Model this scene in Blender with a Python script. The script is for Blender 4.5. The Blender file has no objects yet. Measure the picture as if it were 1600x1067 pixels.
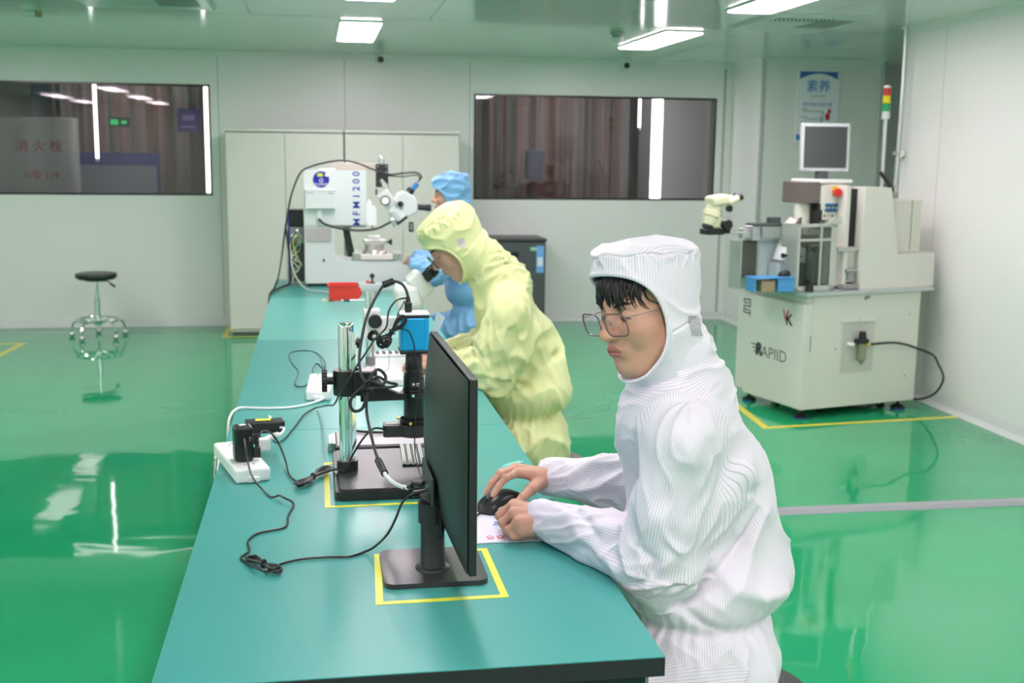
import bpy, bmesh, math, random
import numpy as np
from mathutils import Vector, Matrix
random.seed(7)
PI = math.pi
C = bpy.context.scene.collection
scn = bpy.context.scene

# ---------------------------------------------------------------- camera
YAW, PITCH, ROLL = 0.16824, 0.16303, 0.01164
def cam_axes():
    cy, sy, cp, sp, cr, sr = math.cos(YAW), math.sin(YAW), math.cos(PITCH), math.sin(PITCH), math.cos(ROLL), math.sin(ROLL)
    f = Vector((sy*cp, cy*cp, -sp)); r = Vector((cy, -sy, 0)); u = r.cross(f)
    return r*cr+u*sr, -r*sr+u*cr, f
r_, u_, f_ = cam_axes()
cd = bpy.data.cameras.new('camera'); cam = bpy.data.objects.new('camera', cd); C.objects.link(cam)
M = Matrix((r_, u_, -f_)).transposed().to_4x4(); M.translation = (0, 0, 1.60); cam.matrix_world = M
cd.sensor_width = 36; cd.lens = 1800*36/1600; cd.clip_start = .05
cd.dof.use_dof = True; cd.dof.focus_distance = 2.3; cd.dof.aperture_fstop = 6.3
scn.camera = cam

# ---------------------------------------------------------------- light, exposure
w = bpy.data.worlds.new('world'); scn.world = w; w.use_nodes = True
w.node_tree.nodes['Background'].inputs[0].default_value = (.9, .95, 1, 1)
w.node_tree.nodes['Background'].inputs[1].default_value = .35
scn.view_settings.view_transform = 'Standard'; scn.view_settings.look = 'None'
scn.view_settings.gamma = 1; scn.view_settings.use_curve_mapping = False
scn.view_settings.exposure = 1.07
PANEL_W = 13.0      # strength of the ceiling light panels

# ---------------------------------------------------------------- materials
MATS = {}
def mat(name, col, rough=.5, metal=0, spec=.5, bump=0, bscale=60, var=0, vscale=8, emit=0, coat=0, sheen=0, trans=0, alpha=1):
    if name in MATS: return MATS[name]
    m = bpy.data.materials.new(name); m.use_nodes = True; nt = m.node_tree; b = nt.nodes['Principled BSDF']
    def S(k, v):
        if k in b.inputs: b.inputs[k].default_value = v
    S('Base Color', (*col, 1)); S('Roughness', rough); S('Metallic', metal); S('Specular IOR Level', spec)
    S('Coat Weight', coat); S('Coat Roughness', .08); S('Sheen Weight', sheen); S('Transmission Weight', trans); S('Alpha', alpha)
    if emit: S('Emission Color', (*col, 1)); S('Emission Strength', emit)
    tc = nt.nodes.new('ShaderNodeTexCoord')
    if var:
        n = nt.nodes.new('ShaderNodeTexNoise'); n.inputs['Scale'].default_value = vscale; n.inputs['Detail'].default_value = 4
        nt.links.new(tc.outputs['Object'], n.inputs['Vector'])
        mr = nt.nodes.new('ShaderNodeMapRange'); mr.inputs[3].default_value = 1-var; mr.inputs[4].default_value = 1+var
        nt.links.new(n.outputs['Fac'], mr.inputs[0])
        mx = nt.nodes.new('ShaderNodeVectorMath'); mx.operation = 'SCALE'; mx.inputs[0].default_value = col
        nt.links.new(mr.outputs[0], mx.inputs['Scale']); nt.links.new(mx.outputs[0], b.inputs['Base Color'])
    if bump:
        n = nt.nodes.new('ShaderNodeTexNoise'); n.inputs['Scale'].default_value = bscale; n.inputs['Detail'].default_value = 3
        nt.links.new(tc.outputs['Object'], n.inputs['Vector'])
        bp = nt.nodes.new('ShaderNodeBump'); bp.inputs['Strength'].default_value = bump; bp.inputs['Distance'].default_value = .002
        nt.links.new(n.outputs['Fac'], bp.inputs['Height']); nt.links.new(bp.outputs[0], b.inputs['Normal'])
    MATS[name] = m; return m
wall_m = mat('wall panel white', (.82, .835, .81), .34, var=.015, vscale=.7)
rwall_m = mat('side wall panel', (.86, .845, .825), .4, var=.015, vscale=.7)
ceil_m = mat('painted steel ceiling', (.76, .80, .765), .10, spec=.6, var=.02, vscale=.6)
seam_m = mat('seam grey', (.38, .45, .42), .5)
base_m = mat('cove grey white', (.68, .69, .69), .35)
black_m = mat('black plastic', (.012, .012, .014), .38, bump=.1, bscale=400)
blackg_m = mat('black gloss', (.01, .01, .011), .18)
rubber_m = mat('black rubber', (.014, .014, .015), .5)
white_m = mat('white plastic', (.86, .86, .86), .35)
chrome_m = mat('chrome', (.86, .86, .87), .07, metal=1)
steel_m = mat('brushed steel', (.55, .55, .53), .32, metal=1, bump=.15, bscale=200)
alu_m = mat('aluminium', (.66, .67, .68), .35, metal=1)
cream_m = mat('cream machine enamel', (.74, .725, .665), .42, var=.01)
creamy_m = mat('cream microscope enamel', (.80, .77, .54), .38)
offwhite_m = mat('off white enamel', (.72, .75, .72), .35)
cab_m = mat('grey green cabinet enamel', (.66, .66, .605), .45, var=.012)
yellow_m = mat('yellow tape', (.80, .78, .06), .35, var=.08, vscale=30)
fyellow_m = mat('yellow floor tape', (.72, .62, .04), .3, var=.05)
red_m = mat('red plastic', (.82, .045, .03), .35)
blue_m = mat('blue anodised', (.005, .42, .86), .3, metal=.25, bump=.1, bscale=600)
dark_m = mat('dark grey enamel', (.075, .085, .09), .45)
grey_m = mat('mid grey', (.3, .3, .3), .5)
ink_m = mat('black ink', (.015, .015, .02), .6)
brass_m = mat('brass', (.8, .55, .12), .3, metal=1)

def floor_mat():
    m = bpy.data.materials.new('green epoxy floor'); m.use_nodes = True; nt = m.node_tree; b = nt.nodes['Principled BSDF']
    tc = nt.nodes.new('ShaderNodeTexCoord')
    n = nt.nodes.new('ShaderNodeTexNoise'); n.inputs['Scale'].default_value = 1.1; n.inputs['Detail'].default_value = 5
    nt.links.new(tc.outputs['Object'], n.inputs['Vector'])
    cr = nt.nodes.new('ShaderNodeValToRGB'); e = cr.color_ramp.elements
    e[0].position = .35; e[0].color = (.012, .33, .135, 1); e[1].position = .68; e[1].color = (.020, .38, .160, 1)
    nt.links.new(n.outputs['Fac'], cr.inputs[0]); nt.links.new(cr.outputs[0], b.inputs['Base Color'])
    # fine trowel scratches
    n2 = nt.nodes.new('ShaderNodeTexNoise'); n2.inputs['Scale'].default_value = 2.2; n2.inputs['Detail'].default_value = 2; n2.inputs['Distortion'].default_value = .6
    nt.links.new(tc.outputs['Object'], n2.inputs['Vector'])
    bp = nt.nodes.new('ShaderNodeBump'); bp.inputs['Strength'].default_value = .55; bp.inputs['Distance'].default_value = .0042
    nt.links.new(n2.outputs['Fac'], bp.inputs['Height']); nt.links.new(bp.outputs[0], b.inputs['Normal'])
    b.inputs['Roughness'].default_value = .045; b.inputs['Specular IOR Level'].default_value = .75
    return m
def stripes_mat(name, cols, scale, axis=0, rough=.6):
    m = bpy.data.materials.new(name); m.use_nodes = True; nt = m.node_tree; b = nt.nodes['Principled BSDF']
    tc = nt.nodes.new('ShaderNodeTexCoord'); mp = nt.nodes.new('ShaderNodeMapping')
    s = [0.0, 0.0, 0.0]; s[axis] = scale; mp.inputs['Scale'].default_value = s
    nt.links.new(tc.outputs['Object'], mp.inputs[0])
    wn = nt.nodes.new('ShaderNodeTexNoise'); wn.inputs['Scale'].default_value = 1; wn.inputs['Detail'].default_value = 3
    nt.links.new(mp.outputs[0], wn.inputs['Vector'])
    cr = nt.nodes.new('ShaderNodeValToRGB'); cr.color_ramp.interpolation = 'LINEAR'
    for i, c in enumerate(cols):
        p = .3+.4*i/(len(cols)-1)
        el = cr.color_ramp.elements[i] if i < 2 else cr.color_ramp.elements.new(p)
        el.position = p; el.color = (*c, 1)
    nt.links.new(wn.outputs['Fac'], cr.inputs[0]); nt.links.new(cr.outputs[0], b.inputs['Base Color'])
    b.inputs['Roughness'].default_value = rough
    return m
def glass_mat(name, tint, ior=1.6):
    m = bpy.data.materials.new(name); m.use_nodes = True; nt = m.node_tree
    nt.nodes.remove(nt.nodes['Principled BSDF']); out = nt.nodes['Material Output']
    t = nt.nodes.new('ShaderNodeBsdfTransparent'); t.inputs[0].default_value = (*tint, 1)
    g = nt.nodes.new('ShaderNodeBsdfGlossy'); g.inputs['Roughness'].default_value = .0
    f = nt.nodes.new('ShaderNodeFresnel'); f.inputs[0].default_value = ior
    mx = nt.nodes.new('ShaderNodeMixShader')
    ge = nt.nodes.new('ShaderNodeNewGeometry'); ml = nt.nodes.new('ShaderNodeMath'); ml.operation = 'MULTIPLY'; iv = nt.nodes.new('ShaderNodeMath'); iv.operation = 'SUBTRACT'; iv.inputs[0].default_value = 1
    nt.links.new(ge.outputs['Backfacing'], iv.inputs[1]); nt.links.new(f.outputs[0], ml.inputs[0]); nt.links.new(iv.outputs[0], ml.inputs[1])
    nt.links.new(ml.outputs[0], mx.inputs[0]); nt.links.new(t.outputs[0], mx.inputs[1]); nt.links.new(g.outputs[0], mx.inputs[2])
    nt.links.new(mx.outputs[0], out.inputs[0]); return m
def emit_mat(name, col, s):
    m = bpy.data.materials.new(name); m.use_nodes = True; nt = m.node_tree
    nt.nodes.remove(nt.nodes['Principled BSDF']); e = nt.nodes.new('ShaderNodeEmission')
    e.inputs[0].default_value = (*col, 1); e.inputs[1].default_value = s
    nt.links.new(e.outputs[0], nt.nodes['Material Output'].inputs[0]); return m
panel_m = emit_mat('led panel', (1, .865, .925), PANEL_W)
glow_strip_m = emit_mat('reflection strip glow', (1, .96, .93), 6)  # glow for the strips that imitate reflections in the windows

# ---------------------------------------------------------------- mesh builder
def rotm(rx=0, ry=0, rz=0): return Matrix.Rotation(rz, 3, 'Z') @ Matrix.Rotation(ry, 3, 'Y') @ Matrix.Rotation(rx, 3, 'X')
def frame(d):
    d = Vector(d).normalized(); a = Vector((0, 0, 1)) if abs(d.z) < .9 else Vector((1, 0, 0))
    u = a.cross(d).normalized(); return u, d.cross(u), d
def smooth_path(pts, n=6):
    P = [Vector(p) for p in pts]; out = []
    for i in range(len(P)-1):
        p0, p1, p2, p3 = P[max(i-1, 0)], P[i], P[i+1], P[min(i+2, len(P)-1)]
        for k in range(n):
            t = k/n; out.append(.5*((2*p1)+(-p0+p2)*t+(2*p0-5*p1+4*p2-p3)*t*t+(-p0+3*p1-3*p2+p3)*t**3))
    out.append(P[-1]); return out
class MB:
    def __init__(s, org=(0, 0, 0)): s.v = []; s.f = []; s.sm = []; s.o = Vector(org)
    def add(s, vs, fs, smooth=True):
        n = len(s.v); s.v += [Vector(v)-s.o for v in vs]; s.f += [[i+n for i in f] for f in fs]; s.sm += [smooth]*len(fs); return s
    def box(s, c, d, R=None, bev=0, seg=2):
        c = Vector(c); R = R or Matrix.Identity(3); bm = bmesh.new(); bmesh.ops.create_cube(bm, size=1)
        for v in bm.verts: v.co = Vector((v.co.x*d[0], v.co.y*d[1], v.co.z*d[2]))
        if bev: bmesh.ops.bevel(bm, geom=bm.edges[:], offset=min(bev, .49*min(d)), segments=seg, profile=.5, affect='EDGES')
        bm.verts.index_update()
        s.add([R@v.co+c for v in bm.verts], [[v.index for v in f.verts] for f in bm.faces], False); bm.free(); return s
    def bx(s, x0, x1, y0, y1, z0, z1, bev=0, R=None): return s.box(((x0+x1)/2, (y0+y1)/2, (z0+z1)/2), (abs(x1-x0), abs(y1-y0), abs(z1-z0)), R, bev)
    def cyl(s, a, b, r, r2=None, n=24, cap=True, smooth=True):
        a, b = Vector(a), Vector(b); r2 = r if r2 is None else r2; u, v, d = frame(b-a)
        vs = [a+r*(math.cos(t)*u+math.sin(t)*v) for t in [2*PI*i/n for i in range(n)]]+[b+r2*(math.cos(t)*u+math.sin(t)*v) for t in [2*PI*i/n for i in range(n)]]
        s.add(vs, [[i, (i+1) % n, n+(i+1) % n, n+i] for i in range(n)], smooth)
        if cap: s.add(vs, [list(range(n))[::-1], list(range(n, 2*n))], False)
        return s
    def lathe(s, prof, a=(0, 0, 0), d=(0, 0, 1), n=32, smooth=True):    # prof = [(radius, height)...]
        a = Vector(a); u, v, d = frame(d); vs = []; fs = []
        for (r, h) in prof:
            for i in range(n): t = 2*PI*i/n; vs.append(a+h*d+r*(math.cos(t)*u+math.sin(t)*v))
        for j in range(len(prof)-1):
            for i in range(n): k = (i+1) % n; fs.append([j*n+i, j*n+k, (j+1)*n+k, (j+1)*n+i])
        s.add(vs, fs, smooth)
        s.add(vs, [list(range(n))[::-1], list(range((len(prof)-1)*n, len(prof)*n))], False); return s
    def tube(s, pts, r, n=8, sm=6, closed=False):
        P = smooth_path(pts, sm) if sm else [Vector(p) for p in pts]
        rr = r if callable(r) else (lambda t: r)
        u = None; vs = []; fs = []; m = len(P)
        for i, p in enumerate(P):
            d = (P[min(i+1, m-1)]-P[max(i-1, 0)]).normalized()
            if u is None: u = frame(d)[0]
            u = (u-d*u.dot(d)).normalized(); v = d.cross(u)
            for k in range(n): t = 2*PI*k/n; vs.append(p+rr(i/(m-1))*(math.cos(t)*u+math.sin(t)*v))
        for j in range(m-1):
            for k in range(n): fs.append([j*n+k, j*n+(k+1) % n, (j+1)*n+(k+1) % n, (j+1)*n+k])
        s.add(vs, fs+[list(range(n))[::-1], list(range((m-1)*n, m*n))]); return s
    def torus(s, c, d, R, r, n=32, k=8, ry=None):
        u, v, d = frame(d); c = Vector(c); ry = ry or R; vs = []; fs = []
        for i in range(n):
            t = 2*PI*i/n; o = math.cos(t)*u+math.sin(t)*v; cc = c+R*math.cos(t)*u+ry*math.sin(t)*v
            for j in range(k): q = 2*PI*j/k; vs.append(cc+r*(math.cos(q)*o+math.sin(q)*d))
        for i in range(n):
            for j in range(k): a = (i+1) % n; b = (j+1) % k; fs.append([i*k+j, a*k+j, a*k+b, i*k+b])
        s.add(vs, fs); return s
    def prism(s, poly, o, u, v, w, smooth=False):      # poly in (u,v), extruded by w from o
        o, u, v, w = Vector(o), Vector(u), Vector(v), Vector(w); n = len(poly)
        vs = [o+a*u+b*v for a, b in poly]+[o+a*u+b*v+w for a, b in poly]
        s.add(vs, [list(range(n))[::-1], list(range(n, 2*n))], False)
        s.add(vs, [[i, (i+1) % n, n+(i+1) % n, n+i] for i in range(n)], smooth); return s
    def sph(s, c, r, R=None, n=20, m=12):
        c = Vector(c); r = (r, r, r) if not hasattr(r, '__len__') else r; R = R or Matrix.Identity(3); vs = []; fs = []
        for j in range(m+1):
            p = PI*j/m
            for i in range(n): t = 2*PI*i/n; vs.append(c+R@Vector((r[0]*math.sin(p)*math.cos(t), r[1]*math.sin(p)*math.sin(t), r[2]*math.cos(p))))
        for j in range(m):
            for i in range(n): k = (i+1) % n; fs.append([j*n+i, (j+1)*n+i, (j+1)*n+k, j*n+k])
        s.add(vs, fs); return s
    def build(s, name, m, parent=None, label=None, kind=None):
        me = bpy.data.meshes.new(name); me.from_pydata([tuple(v) for v in s.v], [], s.f)
        me.validate(); 
        if len(me.polygons) == len(s.sm): me.polygons.foreach_set('use_smooth', s.sm)
        bm = bmesh.new(); bm.from_mesh(me); bmesh.ops.remove_doubles(bm, verts=bm.verts[:], dist=1e-6)
        bmesh.ops.recalc_face_normals(bm, faces=bm.faces[:])
        for e in bm.edges:
            if len(e.link_faces) == 2 and e.calc_face_angle(0) > .7: e.smooth = False
        bm.to_mesh(me); bm.free()
        me.materials.append(m); o = bpy.data.objects.new(name, me); C.objects.link(o)
        if parent: o.parent = parent
        else: o.location = s.o
        if label: o['label'] = label
        if kind: o['kind'] = kind
        return o
def thing(name, label, cat, loc=(0, 0, 0), rz=0, group=None):
    o = bpy.data.objects.new(name, None); C.objects.link(o); o.location = loc; o.rotation_euler = (0, 0, rz); o.empty_display_size = .05
    o['label'] = label; o['category'] = cat
    if group: o['group'] = group
    return o
def tag(o, label, cat, group=None, kind=None):
    o['label'] = label; o['category'] = cat
    if group: o['group'] = group
    if kind: o['kind'] = kind
    return o
def struct(name, mb, m): return mb.build(name, m, kind='structure')
def copy_tree(o, label=None, loc=None, rz=None, parent=None):
    c = o.copy(); C.objects.link(c)
    if parent: c.parent = parent
    if label: c['label'] = label
    if loc is not None: c.location = loc
    if rz is not None: c.rotation_euler = (0, 0, rz)
    for ch in [x for x in C.objects if x.parent == o]: copy_tree(ch, parent=c)
    return c
def text(body, size, m, o, u, v, parent=None, name='lettering', ext=.0004, sx=1, offset=0, org=(0, 0, 0)):
    """letters in the plane o + a*u + b*v, centred on o"""
    cu = bpy.data.curves.new(name, 'FONT'); cu.body = body; cu.size = size; cu.extrude = ext; cu.align_x = 'CENTER'; cu.align_y = 'CENTER'; cu.offset = offset; cu.resolution_u = 3
    t = bpy.data.objects.new('tmp', cu); C.objects.link(t)
    me = bpy.data.meshes.new_from_object(t.evaluated_get(bpy.context.evaluated_depsgraph_get()))
    u, v = Vector(u).normalized(), Vector(v).normalized(); w_ = u.cross(v); o = Vector(o)-Vector(org)
    for vv in me.vertices: q = vv.co.copy(); vv.co = (o if parent else Vector())+u*q.x*sx+v*q.y+w_*q.z
    bpy.data.objects.remove(t); me.materials.clear(); me.materials.append(m); me.name = name
    ob = bpy.data.objects.new(name, me); C.objects.link(ob)
    if parent: ob.parent = parent
    else: ob.location = o
    return ob
def hull(pts, n=8):  # rounded rectangle helper: pts=(cx,cy,hx,hy,r)
    cx, cy, hx, hy, r = pts; out = []
    for sx, sy, a0 in ((1, 1, 0), (-1, 1, 90), (-1, -1, 180), (1, -1, 270)):
        for k in range(n+1):
            a = math.radians(a0+90*k/n); out.append((cx+sx*(hx-r)+r*math.cos(a), cy+sy*(hy-r)+r*math.sin(a)))
    return out
X, Y, Z = Vector((1, 0, 0)), Vector((0, 1, 0)), Vector((0, 0, 1))

# ================================================================ THE ROOM
BW, CZ = 10.75, 2.455          # back wall depth, ceiling height
LX, FY, RX = -5.2, -3.4, 3.95
fl = MB(); fl.bx(LX-.1, 6.1, FY-.1, 13.3, -.06, 0); struct('floor', fl, floor_mat())
ce = MB(); ce.bx(LX-.1, 6.1, FY-.1, BW+.1, CZ, CZ+.06); struct('ceiling', ce, ceil_m)
WIN = [(-3.55, -.922, 1.182, 2.158), (1.443, 3.785, 1.158, 2.126)]
wb = MB(); y0, y1 = BW, BW+.08
wb.bx(LX, WIN[0][0], y0, y1, 0, CZ); wb.bx(WIN[0][1], WIN[1][0], y0, y1, 0, CZ); wb.bx(WIN[1][1], 6.0, y0, y1, 0, CZ)
for a, b, c, d in WIN: wb.bx(a, b, y0, y1, 0, c); wb.bx(a, b, y0, y1, d, CZ)
struct('wall_back', wb, wall_m)
struct('wall_left', MB().bx(LX-.08, LX, FY, BW, 0, CZ), wall_m)
struct('wall_front', MB().bx(LX, 6, FY-.08, FY, 0, CZ), wall_m)
struct('wall_right', MB().bx(RX, RX+.09, FY, 7.47, 0, CZ), rwall_m)
struct('wall_alcove', MB().bx(5.98, 6.08, 7.3, BW, 0, CZ).bx(RX+.09, 6, 7.3, 7.39, 0, CZ), wall_m)
struct('wall_pillar', MB().bx(3.93, 5.08, 9.98, BW, 0, CZ, bev=.004), wall_m)
# coves and skirtings
cv = MB()
for a, b in ((LX, 3.93), (5.08, 6.0)): cv.prism([(0, 0), (-.035, 0), (-.012, .025), (0, .07)], (a, BW, .001), Y, Z, (b-a, 0, 0))
struct('baseboard_back', cv, base_m)
struct('baseboard_right', MB().prism([(0, 0), (-.035, 0), (-.012, .03), (0, .08)], (RX, FY, .001), X, Z, (0, 7.47-FY, 0)), base_m)
struct('baseboard_pillar', MB().prism([(0, 0), (-.035, 0), (-.012, .025), (0, .07)], (3.93, 9.98, .001), X, Z, (0, .735, 0)).prism([(0, 0), (-.035, 0), (-.012, .025), (0, .07)], (3.93, 9.98, .001), Y, Z, (1.15, 0, 0)), base_m)
struct('baseboard_left', MB().prism([(0, 0), (.035, 0), (.012, .025), (0, .07)], (LX, FY, .001), X, Z, (0, BW-FY, 0)), base_m)
# coved angle between ceiling and walls
cc = MB(); cc.prism([(0, 0), (-.05, 0), (-.015, -.012), (0, -.05)], (LX, BW, CZ-.0005), Y, Z, (3.93-LX, 0, 0))
cc.prism([(0, 0), (-.05, 0), (-.015, -.012), (0, -.05)], (RX, FY, CZ-.0005), X, Z, (0, 7.47-FY, 0))
cc.prism([(0, 0), (-.05, 0), (-.015, -.012), (0, -.05)], (3.93, 9.98, CZ-.0005), Y, Z, (1.15, 0, 0))
cc.prism([(0, 0), (-.05, 0), (-.015, -.012), (0, -.05)], (3.93, 9.98, CZ-.0005), X, Z, (0, .73, 0))
struct('trim_1', cc, wall_m)
# panel joints on the back wall, the ceiling and the pillar
tj = MB()
for x in (-4.4, -3.62, -.85, .265, 1.405): tj.bx(x-.003, x+.003, BW-.0015, BW+.01, .07, CZ-.05)
for x in (3.86,): tj.bx(x-.01, x+.01, BW-.006, BW+.01, .07, CZ-.05)
struct('trim_2', tj, seam_m)
tc_ = MB()
for x in (-3.85, -2.7, -1.55, -.4, .75, 1.9, 3.05): tc_.bx(x-.003, x+.003, FY, 7.86 if x < 3 else BW-.05, CZ-.001, CZ+.01)
for y in (-1.2, 1.8, 4.8, 7.86): tc_.bx(LX, 5.9, y-.003, y+.003, CZ-.001, CZ+.01)
struct('trim_3', tc_, seam_m)
struct('trim_4', MB().bx(RX-.012, RX+.1, 7.45, 7.482, 0, CZ, bev=.003).bx(3.918, 3.95, 9.968, 9.99, 0, CZ, bev=.003).bx(5.05, 5.09, 9.968, 9.99, 0, CZ, bev=.003), mat('aluminium corner trim', (.62, .66, .65), .35, metal=.3))
tr = MB()
for y in (6.95, 5.75, 4.55): tr.bx(RX-.0015, RX+.01, y-.002, y+.002, .08, CZ-.05)
struct('trim_5', tr, mat('pale joint', (.6, .62, .6), .5))

# windows: black frames, dark glass, and the dim corridor behind
win_glass = glass_mat('tinted window glass', (.66, .65, .67), 1.7)
for i, (a, b, c, d) in enumerate(WIN):
    fr = MB(); t = .018
    fr.bx(a, b, BW-.004, BW+.05, c, c+t, .002); fr.bx(a, b, BW-.004, BW+.05, d-t, d, .002)
    fr.bx(a, a+t, BW-.004, BW+.05, c, d, .002); fr.bx(b-t, b, BW-.004, BW+.05, c, d, .002)
    struct('window_%d' % (i+1), fr, blackg_m)
    g = struct('glass_%d' % (i+1), MB().bx(a+t, b-t, BW+.004, BW+.010, c+t, d-t), win_glass)
    g.name = 'window_%d_pane' % (i+1)
corr_m = mat('corridor grey', (.42, .42, .42), .6)
struct('wall_corridor', MB().bx(LX, 6.0, 12.95, 13.05, 0, 2.6).bx(LX-.1, LX, BW+.08, 13.05, 0, 2.6).bx(6.0, 6.1, BW+.08, 13.05, 0, 2.6), corr_m)
struct('ceiling_corridor', MB().bx(LX, 6.1, BW+.08, 13.05, 2.5, 2.56), corr_m)
cur_m = stripes_mat('striped curtain', [(.32, .34, .33), (.12, .17, .17), (.36, .22, .20), (.30, .30, .30), (.20, .14, .14), (.30, .34, .34)], 3.2)
def curtain(x0, x1, y, z0, z1, label):
    n = int((x1-x0)/.02); vs = []; fs = []
    for i in range(n+1):
        x = x0+(x1-x0)*i/n; yy = y+.045*math.sin(x*26)+.02*math.sin(x*61+1)
        vs += [(x, yy, z0), (x, yy, z1), (x, yy+.012, z0), (x, yy+.012, z1)]
    for i in range(n): a = 4*i; fs += [[a, a+4, a+5, a+1], [a+2, a+3, a+7, a+6]]
    b = 4*n; fs += [[0, 1, 3, 2], [b, b+2, b+3, b+1]]
    o = MB(((x0+x1)/2, y, z0)).add(vs, fs).build('curtain', cur_m); tag(o, label, 'curtain')
curtain(-2.6, -.75, 12.35, .05, 2.4, 'long striped curtain hanging behind the left window')
curtain(1.5, 3.35, 12.35, .05, 2.4, 'long striped curtain hanging behind the right window')
# ---------------------------------------------------------------- corridor things seen through the glass, and added glow strips
for i, (x, z0, z1, r, lb) in enumerate([(-1.945, 1.50, 2.40, .014, 'thin vertical glow imitating a light reflection behind the middle of the left window'), (-.975, 1.2, 2.40, .022, 'vertical glow imitating a light reflection behind the right end of the left window'),
        (3.274, .9, 2.40, .052, 'broad bright vertical glow imitating a light reflection behind the right window'), (3.095, 1.85, 2.40, .012, 'short slim vertical glow imitating a light reflection behind the right window')]):
    t = thing('glow_strip', lb, 'light', (x, 11.0, z0))  # added glowing strip in place of a bright reflection in the glass
    MB().cyl((0, 0, 0), (0, 0, z1-z0), r).build('tube', glow_strip_m, t)
    MB().cyl((0, 0, z1-z0), (0, 0, 2.5-z0), r*1.15).build('end_cap', white_m, t); MB().cyl((0, 0, -.03), (0, 0, 0), r*1.15).build('end_cap', white_m, t)
hyd = thing('hydrant_cabinet', 'white fire hydrant cabinet with red characters behind the left window', 'cabinet', (-2.62, 11.15, 0))
MB().bx(-.45, .45, 0, .24, 0.02, 1.86, .01).build('body', mat('hydrant cabinet white', (.62, .62, .6), .4), hyd)
MB().bx(-.42, .42, -.012, -.001, .06, 1.80, .004).build('door', mat('hydrant door', (.55, .56, .54), .4), hyd)
hred = mat('hydrant red', (.45, .02, .02), .5)
text('消 火 栓', .115, hred, (.15, -.0125, 1.60), X, Z, hyd, offset=.001)
text('火警 119', .085, hred, (.15, -.0125, 1.34), X, Z, hyd, offset=.001)
wb_ = thing('notice_poster', 'pale poster with a blue heading on the corridor wall, left window', 'poster', (-2.72, 12.93, 1.75))
MB().bx(-.2, .2, 0, .01, 0, .5).build('sheet', mat('pale sheet', (.6, .62, .7), .5), wb_)
MB().bx(-.2, .2, -.003, -.0005, .36, .5).build('heading', mat('poster blue', (.06, .14, .45), .5), wb_)
db = thing('display_board', 'large display board with blue band behind the left window', 'board', (-1.95, 11.75, 0))
MB().bx(-.42, .42, .01, .03, .9, 1.50).build('panel', mat('board grey blue', (.36, .38, .46), .5), db)
MB().bx(-.45, .45, 0, .02, 1.43, 1.55).build('header', mat('board blue', (.05, .06, .36), .5), db)
for q in (-.45, .42): MB().bx(q, q+.03, 0, .02, .02, 1.43).bx(q, q+.03, -.15, .2, .0, .03).build('stand', mat('board stand blue', (.06, .08, .34), .5), db)
ex = thing('exit_sign', 'small green exit sign behind the left window', 'sign', (-1.9, 12.0, 1.80))
MB().bx(-.10, .10, 0, .02, 0, .09).build('housing', mat('sign dark', (.03, .05, .04), .5), ex)
MB().bx(-.085, -.01, -.004, -.001, .02, .07).bx(.02, .07, -.004, -.001, .03, .06).build('lit_symbol', emit_mat('exit green', (.05, .7, .2), .7), ex)
MB().cyl((-.07, .01, .09), (-.07, .01, .7), .004).cyl((.07, .01, .09), (.07, .01, .7), .004).build('hanger', grey_m, ex)
pu = thing('wall_sign', 'purple sign at the right of the left window', 'sign', (-1.235, 11.95, 1.76))
MB().bx(-.11, .11, 0, .02, 0, .22).build('plate', mat('purple', (.06, .03, .22), .5), pu)
MB().bx(-.06, .06, -.004, -.0005, .11, .16).bx(-.07, .07, -.004, -.0005, .04, .06).build('marking', mat('pale purple', (.3, .25, .5), .5), pu)
MB().cyl((-.09, .01, .22), (-.09, .01, .74), .004).cyl((.09, .01, .22), (.09, .01, .74), .004).build('hanger', grey_m, pu)
wc = thing('corridor_locker', 'pale tall locker behind the right end of the right window', 'locker', (4.05, 11.6, 0))
MB().bx(-.65, .55, 0, .5, .02, 2.35, .01).build('body', mat('locker grey', (.5, .52, .5), .5), wc)
MB().bx(-.60, -.03, -.02, -.002, .06, 2.3, .004).bx(-.01, .52, -.02, -.002, .06, 2.3, .004).build('door', mat('locker door', (.46, .48, .46), .5), wc)
bxs = thing('storage_box', 'reddish boxes stacked low behind the right window', 'box', (2.35, 11.7, 0))
MB().bx(-.18, .18, 0, .3, 0.01, 1.32, .01).build('box', mat('dull red box', (.20, .09, .08), .6), bxs)
MB().bx(-.2, -.03, .1, .3, 1.322, 1.62, .01).build('box_upper', mat('dull violet box', (.18, .17, .30), .6), bxs)

# ---------------------------------------------------------------- ceiling fittings
def light_panel(x, y, lb, grp=None, l=1.32, wd=.27):
    t = thing('ceiling_light', lb, 'ceiling light', (x, y, CZ), 0, grp)
    MB().bx(-wd/2-.012, wd/2+.012, -l/2-.012, l/2+.012, -.012, -.0005, .003).build('frame', white_m, t)
    MB().prism(hull((0, 0, wd/2, l/2, .02)), (0, 0, -.0165), X, Y, (0, 0, .004)).build('diffuser', panel_m, t)
for i, x in enumerate((-4.3, -2.95, .315, 2.575)):
    for j, y in enumerate((-1.7, .6, 3.4, 6.15, 8.70)):
        if i == 0 and j >= 2: continue
        l = None
        if (i, j) == (2, 4): l = 'lit ceiling panel nearest above the grey cabinets'
        if (i, j) == (3, 4): l = 'slanting lit ceiling panel beyond the smoke detector, above the right window'
        if (i, j) == (3, 3): l = 'lit ceiling panel cut off by the top edge, above the machine'
        light_panel(x, y if not (i == 1 and j == 4) else 8.2, l or 'lit ceiling panel outside the picture', None if l else 'ceiling panels lighting the room')
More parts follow.
